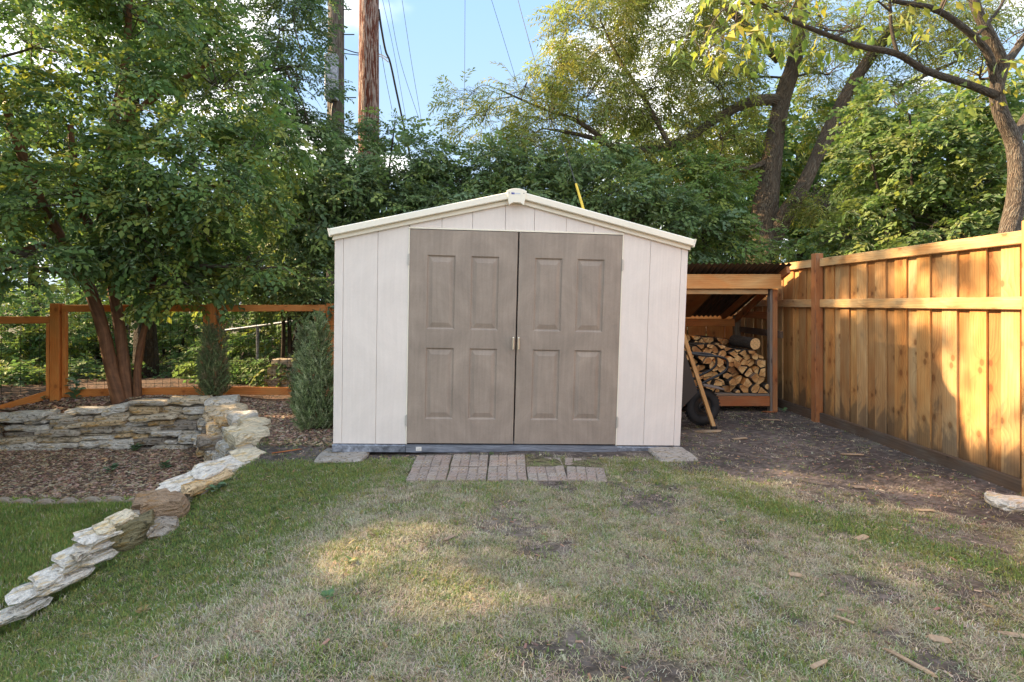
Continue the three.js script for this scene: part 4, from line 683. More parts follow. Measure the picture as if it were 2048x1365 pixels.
// a plant: limbs [points, radii], lobes [centre, radii, sprays]; fine wood is grown from the limbs into the lobes
function plant(name, label, category, base, limbs, lobes, geo, mat, pal, bark, o = {}) {
  const t = thing(name, label, category, [0, 0, 0], o.group), list = [];
  limbs.forEach(([pts, radii], i) => mesh(i ? 'limb' : 'trunk', taper(pts, radii, i ? 8 : o.radial ?? 12, 6, o.rough ?? 0.12), bark, t));
  const anchors = limbs.flatMap(([pts, radii]) => { const c = new THREE.CatmullRomCurve3(pts, false, 'centripetal'); return Array.from({ length: 14 }, (_, k) => [c.getPoint(0.25 + 0.75 * k / 13), lerp(radii[0], radii[radii.length - 1], 0.25 + 0.75 * k / 13)]); });
  const tw = [];
  for (const [c, r, n, extra] of lobes) {
    lobeSprays(list, c, r, n, pal, { ...o, ...(extra ?? {}) });
    let best = null, bd = 1e9; for (const a of anchors) { const d = a[0].distanceTo(c) + Math.max(0, a[0].y - c.y) * 0.8; if (d < bd) { bd = d; best = a; } }
    const r0 = Math.min(best[1] * 0.7, 0.012 + bd * 0.013);
    const m1 = best[0].clone().lerp(c, 0.5).add(V(rr(-.15, .15), rr(0, .25), rr(-.15, .15)));
    tw.push(taper([best[0], m1, c], [r0, r0 * 0.75, r0 * 0.45], 5, 4));
    for (let k = 0; k < (o.twigs ?? 9); k++) { const d = V(rr(-1, 1), rr(-0.7, 1), rr(-1, 1)).normalize(), e = V(c.x + d.x * r[0] * 0.95, c.y + d.y * r[1] * 0.95, c.z + d.z * r[2] * 0.95), f = m1.clone().lerp(c, rr(0.2, 1)), m2 = f.clone().lerp(e, 0.5).add(V(rr(-.1, .1), rr(-.02, .14), rr(-.1, .1))); tw.push(taper([f, m2, e], [r0 * 0.42, r0 * 0.28, 0.0022], 4, 3)); }
  }
  if (tw.length) mesh('branches', mergeGeometries(tw), o.twig ?? twigMat, t).userData.kind = 'stuff';
  crownMesh(geo, mat, list, t);
  return t;
}
const PAL = {
  maple: [[0.150, 0.260, 0.065], [0.120, 0.225, 0.065], [0.190, 0.295, 0.068], [0.105, 0.200, 0.070], [0.26, 0.31, 0.055]],
  hedge: [[0.155, 0.240, 0.075], [0.125, 0.210, 0.072], [0.180, 0.270, 0.078], [0.135, 0.215, 0.10], [0.22, 0.29, 0.07]],
  dark: [[0.090, 0.155, 0.062], [0.110, 0.185, 0.065], [0.080, 0.140, 0.062], [0.145, 0.21, 0.068]],
  willow: [[0.30, 0.34, 0.055], [0.24, 0.30, 0.06], [0.34, 0.36, 0.06], [0.18, 0.25, 0.06], [0.38, 0.35, 0.065]],
  right: [[0.17, 0.28, 0.06], [0.14, 0.24, 0.06], [0.22, 0.31, 0.065], [0.115, 0.20, 0.062], [0.27, 0.33, 0.065]],
  yellow: [[0.36, 0.37, 0.05], [0.28, 0.35, 0.055], [0.44, 0.39, 0.055], [0.22, 0.30, 0.055], [0.25, 0.33, 0.06]],
};
// sunlit places: on the fence, on the lawn
for (const [x, y, D, r] of [[3.53, 1.00, 4.12, 0.36], [3.53, 0.60, 4.12, 0.30], [3.53, 1.10, 4.40, 0.28], [3.55, 1.30, 3.85, 0.30], [3.5, 1.55, 4.7, 0.24], [3.5, 1.62, 5.1, 0.22], [3.5, 1.45, 5.6, 0.16], [3.54, 1.75, 4.1, 0.24], [3.5, 1.0, 4.9, 0.12]]) SHAFTS.push([V(x, y, -D), r]);
for (const [px, py, r] of [[815, 1075, 0.50], [765, 1105, 0.42], [735, 1180, 0.34], [700, 1225, 0.34], [760, 1240, 0.36], [850, 1060, 0.38]]) SHAFTS.push([onGround(px, py), r]);
const L = (px, py, D, rx, ry, rz, n, extra) => [P(px, py, D), [rx, ry ?? rx * 0.8, rz ?? rx], n, extra];
const path = (a) => a.map(([px, py, D]) => P(px, py, D));

// --- twin stemmed tree by the wire fence
reseed(501);
plant('garden_tree', 'twin stemmed tree with smooth brown bark leaning over the stone wall', 'tree', null, [
  [path([[240, 812, 6.93], [224, 740, 6.93], [200, 640, 6.88], [166, 550, 6.83], [116, 470, 6.7], [70, 380, 6.5], [20, 240, 6.3], [-20, 120, 6.2]]), [0.095, 0.078, 0.073, 0.07, 0.065, 0.06, 0.045, 0.03]],
  [path([[255, 808, 7.0], [244, 700, 7.0], [230, 600, 7.0], [206, 500, 6.97], [205, 400, 6.9], [225, 260, 6.8], [250, 120, 6.7], [260, -20, 6.6]]), [0.075, 0.066, 0.064, 0.062, 0.06, 0.055, 0.045, 0.03]],
  [path([[200, 480, 6.95], [160, 420, 6.8], [150, 350, 6.7], [140, 250, 6.6]]), [0.06, 0.05, 0.045, 0.03]],
  [path([[202, 470, 6.95], [300, 420, 6.8], [400, 380, 6.6], [470, 360, 6.5]]), [0.05, 0.04, 0.03, 0.02]],
  [path([[225, 260, 6.8], [330, 180, 6.8], [430, 120, 6.8]]), [0.045, 0.035, 0.02]],
  [path([[120, 480, 6.7], [40, 500, 6.3], [-40, 490, 6.0]]), [0.04, 0.03, 0.02]],
], [L(50, 330, 6.4, .85, .6, .8, 253), L(230, 210, 6.5, .9, .6, .8, 276), L(375, 320, 6.5, .75, .45, .7, 218), L(150, 410, 6.2, .75, .36, .7, 150), L(320, 420, 6.5, .75, .36, .6, 195), L(455, 400, 6.5, .6, .36, .6, 161), L(60, 90, 6.3, .9, .7, .9, 264), L(300, 50, 6.6, .95, .6, .9, 264), L(-150, 260, 6.2, .9, .8, .9, 253), L(40, 520, 5.9, .6, .22, .5, 103), L(420, 490, 6.7, .55, .24, .5, 115), L(280, 500, 6.4, .4, .2, .4, 57), L(-90, 450, 5.9, .7, .4, .6, 150), L(140, -120, 6.4, 1.3, .7, 1.1, 368), L(450, 180, 6.8, .7, .5, .7, 172), L(510, 300, 6.7, .5, .4, .5, 115), L(520, 540, 7.1, .4, .16, .4, 46), L(20, 440, 7.4, .8, .6, .6, 172), L(-60, 560, 7.2, .6, .3, .5, 80), L(150, 320, 7.4, .8, .6, .6, 172), [V(-5.3, 5.9, -6.3), [1.1, .6, .9], 300, { gate: -0.3 }], [V(-5.6, 5.5, -5.2), [1.0, .7, .7], 280, { gate: -0.3 }], [V(-4.6, 5.2, -6.9), [.9, .5, .7], 200, { gate: -0.3 }], [V(-5.8, 4.0, -4.75), [.8, .8, .6], 220, { gate: -0.3 }]],
  GEO.maple, MAT.soft, PAL.maple, brownBark, { gate: 0.09, rough: 0.07, minY: 1.60, scale: 0.86 });
reseed(520);
plant('sapling', 'slim sapling with brown bark between the twin stems and the juniper', 'tree', null, [[path([[274, 800, 7.05], [276, 720, 7.05], [292, 640, 7.0], [307, 560, 7.0], [330, 490, 6.95]]), [0.055, 0.040, 0.036, 0.03, 0.02]], [path([[270, 770, 7.05], [284, 690, 7.08], [290, 640, 7.1]]), [0.04, 0.03, 0.015]]], [L(350, 560, 6.9, .55, .3, .5, 150), L(300, 500, 6.9, .5, .3, .5, 130), L(400, 590, 7.0, .4, .10, .4, 25)], GEO.maple, MAT.soft, PAL.maple, brownBark, { gate: -0.05 });

// --- dark tall tree behind
reseed(540);
plant('tall_tree', 'tall dark trunked tree behind the wire fence', 'tree', null, [
  [path([[290, 800, 9.4], [290, 650, 9.4], [280, 450, 9.4], [265, 300, 9.4], [262, 150, 9.3], [255, -60, 9.3]]), [0.21, 0.17, 0.155, 0.14, 0.11, 0.08]],
  [path([[262, 190, 9.3], [330, 175, 9.1], [420, 165, 8.9], [520, 145, 8.8], [610, 130, 8.8]]), [0.07, 0.06, 0.05, 0.04, 0.02]],
  [path([[268, 300, 9.4], [350, 220, 9.6], [420, 60, 9.7], [470, -60, 9.8]]), [0.08, 0.07, 0.06, 0.05]],
  [path([[258, 60, 9.3], [340, 20, 9.1], [420, -30, 9.0]]), [0.05, 0.04, 0.03]],
], [L(430, 70, 9.3, .95, .6, .9, 330), L(560, 60, 9.2, .75, .55, .8, 270), L(600, 180, 9.0, .55, .5, .6, 200), L(500, 200, 9.1, .8, .45, .8, 260), L(350, 130, 9.5, .8, .6, .8, 220), L(560, -60, 9.2, 1.0, .5, .9, 260), L(300, -40, 9.6, 1.1, .6, 1, 260), L(620, 270, 9.2, .5, .35, .5, 150), L(180, 60, 9.6, 1.1, .7, 1, 220), L(60, -20, 9.8, 1.2, .8, 1, 220), L(590, 0, 9.0, .5, .4, .5, 140)],
  GEO.fine, MAT.soft, PAL.dark, darkBark, { gate: -0.05, rough: 0.16, scale: 1.15 });

// --- shrubs from the wire fence to the fence on the right, behind the shed
const shrub = (sd, lab, base, stems, lobes, geo = GEO.broad, mat = MAT.glossy, pal = PAL.hedge, o = {}) => { reseed(sd); const b = V(PX(base[0], base[1]), gY(PX(base[0], base[1]), -base[1]) - 0.05, -base[1]); plant('shrub', lab, 'shrub', null, stems.map((s, i) => { const e = P(...s); return [[b.clone().add(V(i * 0.06 - 0.09, 0, (i % 2) * 0.08)), b.clone().lerp(e, 0.45).add(V(rr(-.15, .15), 0.1, rr(-.15, .15))), e], [0.035, 0.028, 0.012]]; }), lobes, geo, mat, pal, darkBark, { gate: -0.10, rough: 0.1, group: 'shrubs behind the shed and fences', ...o }); };
shrub(601, 'dense broad leaved shrub hanging over the wire fence beside the shed', [575, 8.6], [[520, 420, 8.6], [600, 360, 8.5], [640, 470, 8.2], [560, 300, 8.8]], [L(540, 430, 8.4, .75, .55, .6, 330), L(630, 430, 8.2, .5, .6, .6, 280), L(590, 310, 8.5, .65, .5, .6, 280), L(620, 560, 8.05, .40, .38, .4, 190), L(500, 540, 8.3, .6, .35, .5, 200), L(690, 380, 8.6, .5, .5, .6, 240), L(570, 590, 8.1, .45, .2, .3, 110), L(645, 620, 7.9, .25, .3, .3, 90)]);
shrub(611, 'bushy shrub round the foot of the two utility poles', [760, 9.3], [[700, 330, 9.3], [770, 300, 9.3], [790, 240, 9.5], [840, 350, 9.3]], [L(740, 400, 9.0, .7, .5, .6, 330), L(700, 300, 9.6, .5, .45, .5, 170), L(800, 350, 9.2, .6, .5, .6, 280), L(790, 260, 9.4, .30, .30, .3, 45, { gate: -0.3 }), L(670, 420, 8.8, .5, .5, .5, 220), L(850, 320, 9.4, .45, .4, .5, 150), L(830, 430, 9.0, .7, .4, .6, 260), L(700, 480, 8.7, .7, .4, .5, 240)]);
shrub(621, 'spreading shrub directly behind the shed roof', [960, 9.2], [[920, 360, 9.2], [980, 330, 9.2], [1040, 340, 9.3]], [L(910, 370, 9.2, .6, .45, .6, 300), L(990, 350, 9.2, .6, .42, .6, 280), L(1070, 360, 9.3, .6, .5, .6, 300), L(950, 420, 8.9, .9, .4, .6, 300), L(1060, 430, 8.9, .7, .4, .6, 240)]);
shrub(631, 'leafy shrub behind the shed next to the yellow guard', [1200, 9.0], [[1150, 360, 9.0], [1220, 350, 9.0], [1280, 390, 9.0]], [L(1150, 370, 9.2, .6, .45, .6, 300), L(1240, 390, 9.1, .6, .45, .6, 300), L(1320, 430, 9.1, .55, .5, .6, 280), L(1200, 320, 9.5, .5, .3, .5, 150), L(1390, 470, 9.2, .5, .5, .5, 230), L(1250, 450, 8.9, .8, .4, .5, 220)]);
shrub(641, 'light green shrub between the shelter roof and the big willow trunk', [1440, 9.6], [[1420, 420, 9.6], [1470, 440, 9.6], [1400, 350, 9.8]], [L(1420, 400, 9.7, .55, .6, .6, 260), L(1470, 480, 9.4, .4, .4, .5, 170), L(1350, 350, 10, .6, .4, .6, 200), L(1590, 500, 9.8, .45, .35, .5, 130)], GEO.broad, MAT.soft, PAL.right);
shrub(651, 'large round leaved shrub rising behind the cedar fence', [1820, 7.2], [[1740, 300, 7.2], [1820, 230, 7.1], [1900, 250, 7.0], [1960, 330, 6.9], [1770, 420, 7.3]], [L(1790, 430, 7.3, .6, .35, .5, 190), L(1830, 330, 7.2, .6, .5, .6, 230), L(1900, 260, 7.1, .6, .45, .6, 200), L(1970, 370, 6.9, .55, .5, .5, 200), L(1870, 450, 7.0, .8, .3, .5, 200), L(1800, 220, 7.5, .6, .35, .5, 120), L(1960, 200, 7.2, .6, .35, .5, 120), L(2060, 320, 7.0, .6, .6, .6, 200), L(1690, 480, 7.6, .5, .22, .4, 90), L(1740, 330, 7.7, .5, .5, .5, 110), L(1930, 480, 6.8, .8, .25, .4, 140)], GEO.round, MAT.thin, PAL.right, { gate: 0.02 });
[[-60, 9.4, 690, 'leafy undergrowth beyond the wire fence, farthest from the shed'], [90, 9.9, 680, 'leafy undergrowth beyond the wire fence left of the first post'], [200, 10.4, 670, 'leafy undergrowth seen between first post and twin stems'], [350, 10.6, 680, 'undergrowth seen between the sapling and the dark juniper'], [470, 10.0, 670, 'undergrowth behind the pipe fence, right of the dark juniper'], [590, 9.6, 660, 'undergrowth behind the concrete blocks']].forEach(([px, D, py, lab], i) => shrub(661 + i * 3, lab, [px, D], [[px - 20, py, D], [px + 20, py - 20, D]], [L(px - 40, py + 40, D, .7, .4, .4, 170), L(px + 40, py - 10, D + .2, .7, .45, .4, 170), L(px, py + 78, D - 1.0, .9, .22, .4, 190), L(px, py - 70, D + .4, .7, .4, .4, 90)], GEO.broad, MAT.soft, PAL.maple, { gate: -0.1 }));
// --- the big willow
reseed(701);
plant('willow_tree', 'big furrowed willow with two trunks and yellow green narrow leaves', 'tree', null, [
  [path([[1520, 640, 11], [1522, 520, 11], [1530, 430, 11], [1542, 330, 11], [1560, 220, 11], [1592, 110, 10.9], [1602, 0, 10.9], [1610, -160, 10.8]]), [0.38, 0.33, 0.26, 0.20, 0.17, 0.14, 0.11, 0.08]],
  [path([[1535, 500, 10.95], [1565, 440, 10.8], [1605, 375, 10.6], [1640, 300, 10.5], [1695, 185, 10.3], [1760, 90, 10.1], [1830, 10, 10], [1900, -70, 9.9]]), [0.20, 0.18, 0.15, 0.13, 0.11, 0.10, 0.08, 0.05]],
  [path([[1560, 200, 11], [1500, 205, 10.7], [1430, 240, 10.4], [1370, 280, 10.2], [1310, 298, 10.1], [1240, 297, 10], [1180, 275, 9.9], [1110, 260, 9.8]]), [0.12, 0.10, 0.085, 0.08, 0.075, 0.06, 0.045, 0.025]],
  [path([[1225, 292, 10], [1150, 240, 9.9], [1080, 215, 9.8], [1000, 180, 9.8]]), [0.05, 0.04, 0.025, 0.012]],
  [path([[1560, 120, 10.9], [1480, 40, 10.8], [1400, -40, 10.7]]), [0.10, 0.08, 0.05]],
  [path([[1545, 320, 11], [1480, 340, 10.8], [1400, 320, 10.6], [1330, 340, 10.5]]), [0.07, 0.05, 0.035, 0.02]],
  [path([[1640, 300, 10.5], [1720, 220, 10.4], [1830, 160, 10.2], [1920, 120, 10]]), [0.08, 0.06, 0.045, 0.02]],
  [path([[1340, 292, 10.1], [1290, 200, 10.1], [1240, 120, 10.1], [1200, 40, 10]]), [0.05, 0.04, 0.03, 0.015]],
], [L(1690, 260, 11.6, .7, .5, .5, 190), L(1780, 180, 10.6, .7, .5, .5, 190), L(1640, 60, 11.8, .8, .6, .5, 220), L(1440, 330, 11.5, .7, .5, .5, 220), L(1650, 400, 11.9, .6, .5, .5, 170), L(1360, 260, 10.5, .7, .4, .5, 200), L(1900, 60, 10.6, .9, .6, .5, 220), L(1460, 180, 11.8, .8, .5, .5, 220), L(1250, 230, 10.3, .5, .35, .5, 140), L(1190, 60, 10.1, .85, .65, .8, 548), L(1330, 50, 10.3, .9, .6, .9, 548), L(1470, 60, 10.6, .9, .6, .9, 424), L(1180, 190, 9.9, .7, .5, .7, 230), L(1300, 180, 10.1, .75, .5, .8, 407), L(1420, 160, 10.4, .8, .5, .8, 354), L(1040, 190, 9.8, .75, .28, .5, 129, { gate: -0.2 }), L(1100, 250, 9.8, .6, .35, .5, 176), L(960, 250, 9.7, .5, .35, .4, 88, { gate: -0.2 }), L(1060, 300, 9.7, .6, .3, .5, 152), L(930, 200, 9.7, .35, .2, .3, 40, { gate: -0.3 }), L(1440, 270, 10.9, .7, .5, .7, 177), L(1660, 150, 11.4, .7, .5, .7, 168), L(1700, 60, 10.2, .9, .55, .8, 212), L(1840, 80, 10, .8, .5, .7, 150), L(1260, -80, 10.2, 1.3, .6, 1.1, 371), L(1560, -60, 10.7, 1.2, .6, 1, 292), L(1960, 40, 10, .9, .6, .8, 176), L(1400, 340, 10.5, .7, .3, .6, 176), L(1660, 420, 10.4, .6, .3, .5, 129), L(1250, 300, 9.9, .6, .25, .5, 129), L(1130, 130, 9.9, .45, .4, .5, 117)],
  GEO.willow, MAT.thin, PAL.willow, willowBark, { gate: 0.0, rough: 0.22, radial: 20, twigs: 14, scale: 1.05 });

// --- sparse tree just behind the cedar fence
reseed(731);
plant('open_branched_tree', 'grey barked open tree with few yellowing leaves behind the cedar fence', 'tree', null, [
  [path([[2012, 640, 4.75], [2016, 480, 4.75], [2032, 400, 4.72], [2034, 330, 4.7], [2026, 280, 4.7], [2002, 225, 4.65], [1994, 180, 4.62], [2004, 130, 4.6], [1985, 80, 4.55], [1955, 20, 4.5], [1935, -60, 4.45]]), [0.085, 0.075, 0.068, 0.064, 0.062, 0.055, 0.052, 0.046, 0.042, 0.036, 0.03]],
  [path([[1996, 192, 4.62], [1940, 170, 4.55], [1850, 140, 4.45], [1795, 108, 4.38], [1720, 92, 4.3], [1630, 60, 4.2], [1560, 30, 4.1], [1490, -20, 4.05]]), [0.036, 0.032, 0.029, 0.026, 0.021, 0.017, 0.013, 0.008]],
  [path([[1795, 108, 4.38], [1784, 60, 4.35], [1780, 0, 4.3], [1776, -60, 4.3]]), [0.016, 0.014, 0.012, 0.010]],
  [path([[1992, 170, 4.62], [1978, 110, 4.55], [1950, 75, 4.5], [1900, 35, 4.45], [1860, 15, 4.4], [1790, 2, 4.35], [1720, -20, 4.3]]), [0.036, 0.032, 0.029, 0.025, 0.022, 0.017, 0.012]],
  [path([[2004, 140, 4.6], [2040, 90, 4.6], [2090, 30, 4.6], [2130, -40, 4.6]]), [0.036, 0.03, 0.026, 0.02]],
  [path([[2032, 275, 4.7], [2050, 240, 4.72], [2090, 190, 4.75], [2150, 120, 4.8]]), [0.04, 0.036, 0.03, 0.022]],
  [path([[1955, 70, 4.5], [1990, 30, 4.5], [2020, -20, 4.5]]), [0.016, 0.012, 0.008]],
], [L(1470, 60, 4.1, .24, .18, .2, 22, { gate: -1 }), L(1560, 25, 4.15, .26, .10, .2, 16, { gate: -1 }), L(1650, 60, 4.25, .26, .10, .2, 9, { gate: -1 }), L(1400, 100, 4.1, .16, .10, .15, 7, { gate: -1 }), L(1780, 20, 4.3, .3, .12, .2, 8, { gate: -1 }), L(1880, 30, 4.4, .3, .16, .25, 8, { gate: -1 }), L(2030, 90, 4.6, .25, .2, .2, 10, { gate: -1 }), L(1960, 150, 4.6, .25, .18, .2, 7, { gate: -1 }), L(1500, -40, 4.1, .4, .12, .3, 24, { gate: -1 })],
  GEO.big, MAT.thin, PAL.yellow, greyBark, { rough: 0.10, twigs: 7, scale: 0.82 });

// --- trees farther back, seen through the gaps
const back = (sd, lab, px, D, top, r, n, pal = PAL.maple) => { reseed(sd); const x = PX(px, D), b = V(x, -0.2, -D), c = V(x + rr(-.3, .3), top - r, -D); const lobes = []; for (let k = 0; k < 7; k++) lobes.push([c.clone().add(V(rr(-1, 1) * r * 0.7, rr(-1.1, 0.35) * r, rr(-1, 1) * r * 0.6)), [r * 0.55, r * 0.42, r * 0.5], n]); lobes.push([V(x, 1.2, -D + 0.4), [r * 0.8, 1.1, r * 0.4], n], [V(x + 0.8, 0.6, -D + 0.8), [r * 0.7, 0.7, r * 0.4], (n * 0.7) | 0]); plant('background_tree', lab, 'tree', null, [[[b, b.clone().lerp(c, 0.5).add(V(0.2, 0, 0)), c], [0.17, 0.13, 0.07]]], lobes, GEO.far, MAT.soft, pal, darkBark, { gate: -0.04, group: 'trees beyond the yard', twigs: 4, scale: 1.1 }); };
const farTrees = ['past the open end of the wire fence', 'behind the end bay of the wire fence', 'behind the twin stemmed tree', 'behind the dark juniper', 'behind the stacked concrete blocks', 'behind the peeling utility pole', 'behind the shed roof beside the poles', 'behind the ridge of the shed', 'behind the yellow guy guard', 'beside the willow, above the shelter roof', 'beside the leaning willow trunk', 'behind the large round leaved shrub', 'behind the grey open branched tree', 'behind the light green shrub by the shelter', 'directly behind the willow trunks', 'behind the red post of the cedar fence', 'behind the top rail of the cedar fence'];
[[-160, 14, 7, 2.6], [60, 15.5, 6.5, 2.4], [240, 13.5, 7.5, 2.4], [420, 14, 6.6, 2.3], [590, 15, 6.2, 2.1], [760, 15.5, 4.4, 1.7], [930, 16, 4.0, 1.6], [1100, 16, 4.6, 1.8], [1290, 15, 6.4, 2.2], [1480, 17, 7, 2.4], [1680, 15, 5.8, 2.2], [1860, 14, 5.4, 2.1], [2060, 13, 6, 2.3], [1390, 13.2, 6.6, 2.1], [1580, 14.2, 8, 2.5], [1770, 13.2, 7.6, 2.4], [1960, 12.4, 7.2, 2.3]].forEach(([px, D, top, r], i) => back(800 + i * 7, 'leafy far tree ' + farTrees[i], px, D, top, r, px > 1350 ? 72 : 80));

// --- trees outside the frame on the left that shade the lawn, the shed front and the fence
const shadeTree = (sd, lab, x, z, top, r, n) => { reseed(sd); const y0 = gY(x, z) - 0.1, c = V(x, y0 + top - r, z), lobes = []; for (let k = 0; k < 12; k++) lobes.push([c.clone().add(V(rr(-1, 1) * r * 0.75, rr(-1, 0.8) * r * 0.85, rr(-1, 1) * r * 0.75)), [r * 0.5, r * 0.42, r * 0.5], n]); plant('garden_tree', lab, 'tree', null, [[[V(x, y0, z), V(x + 0.1, y0 + top * 0.4, z), c], [0.17, 0.14, 0.07]]], lobes, GEO.far, MAT.soft, PAL.maple, brownBark, { gate: -0.25, twigs: 4, scale: 1.0 }); };
shadeTree(901, 'broad tree left of the lower lawn', -7.2, -3.1, 5.6, 2.3, 105);
shadeTree(911, 'low broad tree at the left end of the stone wall', -9.0, -6.2, 3.2, 1.9, 90);
shadeTree(931, 'broad tree between the lower garden and the neighbouring lot', -8.2, -4.5, 6.2, 2.2, 95);
shadeTree(941, 'tall broad tree standing far left of the lawn', -10.4, -3.0, 8.2, 2.6, 95);
shadeTree(921, 'broad tree left of the lawn behind the lower garden', -8.6, -0.4, 6.2, 2.5, 95);

// --- junipers
{
  const g = (() => { reseed(77); const gs = []; const cone = new THREE.ConeGeometry(0.006, 0.05, 4, 1).translate(0, 0.02, 0); gs.push(new THREE.ConeGeometry(0.007, 0.17, 4, 1).translate(0, 0.07, 0)); for (let i = 0; i < 13; i++) { const a = i * 2.4, q = cone.clone().rotateX(0.75).rotateY(a).translate(0, 0.005 + i * 0.010, 0); gs.push(q); } return mergeGeometries(gs); })();
  const m = std({ color: 0xffffff, roughness: 0.85 }), pal = [[0.25, 0.30, 0.14], [0.20, 0.26, 0.11], [0.31, 0.35, 0.19], [0.18, 0.24, 0.09]];
  const juniper = (lab, px, D, h, r, n, pl, sd, lean = 0) => {
    reseed(sd); const x = PX(px, D), y = gY(x, -D), t = thing('juniper', lab, 'juniper', [x, y - 0.02, -D], 'columnar junipers'), list = [];
    mesh('trunk', taper([V(0, 0, 0), V(lean * 0.4, h * 0.5, 0), V(lean, h * 0.92, 0)], [0.03, 0.02, 0.006], 6, 3), darkBark, t);
    const spires = Array.from({ length: 15 }, (_, k) => { const a = k * 2.4, q = 0.2 + 0.75 * rnd(); return [Math.cos(a) * r * q, Math.sin(a) * r * q, h * (k ? rr(0.35, 0.92) : 1), k ? r * rr(0.26, 0.44) : r * 0.45, rr(-.06, .06)]; });
    for (let i = 0; i < n; i++) {
      const [sx, sz, sh, sr, sl] = spires[(rnd() * spires.length) | 0], v = Math.pow(rnd(), 0.85), prof = Math.pow(Math.sin(Math.PI * clamp(v * 0.83 + 0.15, 0, 1)), 0.8) * (1 - v * 0.3), a = rnd() * 6.283, q = sr * prof * Math.sqrt(rr(0.2, 1.25)), yy = 0.03 + v * sh;
      const out = V(Math.cos(a), 0, Math.sin(a)), dir = V(out.x * rr(0.2, 1.3), 1, out.z * rr(0.2, 1.3)).normalize(), s = rr(0.5, 1.1);
      _q.setFromUnitVectors(V(0, 1, 0), dir); _m.compose(V(sx * (1.05 - v * 0.5) + lean * v + sl * v + out.x * q, yy, sz * (1.05 - v * 0.5) + out.z * q), _q, V(s, s, s));
      const c = pl[(rnd() * pl.length) | 0], k = rr(0.7, 1.35), br = rnd() < 0.03; list.push({ m: _m.clone(), c: br ? [0.25, 0.14, 0.06] : c.map((e) => e * k) });
    }
    instanced('foliage', g, m, list, t);
  };
  juniper('grey green juniper close against the shed corner, standing in front', 637, 5.75, 1.13, 0.17, 1900, pal, 1001, -0.02);
  juniper('taller dull juniper half hidden between its twin and the wire fence', 613, 6.5, 1.22, 0.15, 1300, pal.map((c) => c.map((x) => x * 0.75)), 1011, 0.03);
  juniper('dark green juniper growing before the middle post of the wire fence', 424, 6.95, 0.98, 0.13, 1200, [[0.12, 0.16, 0.06], [0.10, 0.14, 0.055], [0.15, 0.18, 0.07], [0.16, 0.14, 0.07]], 1021, 0);
}

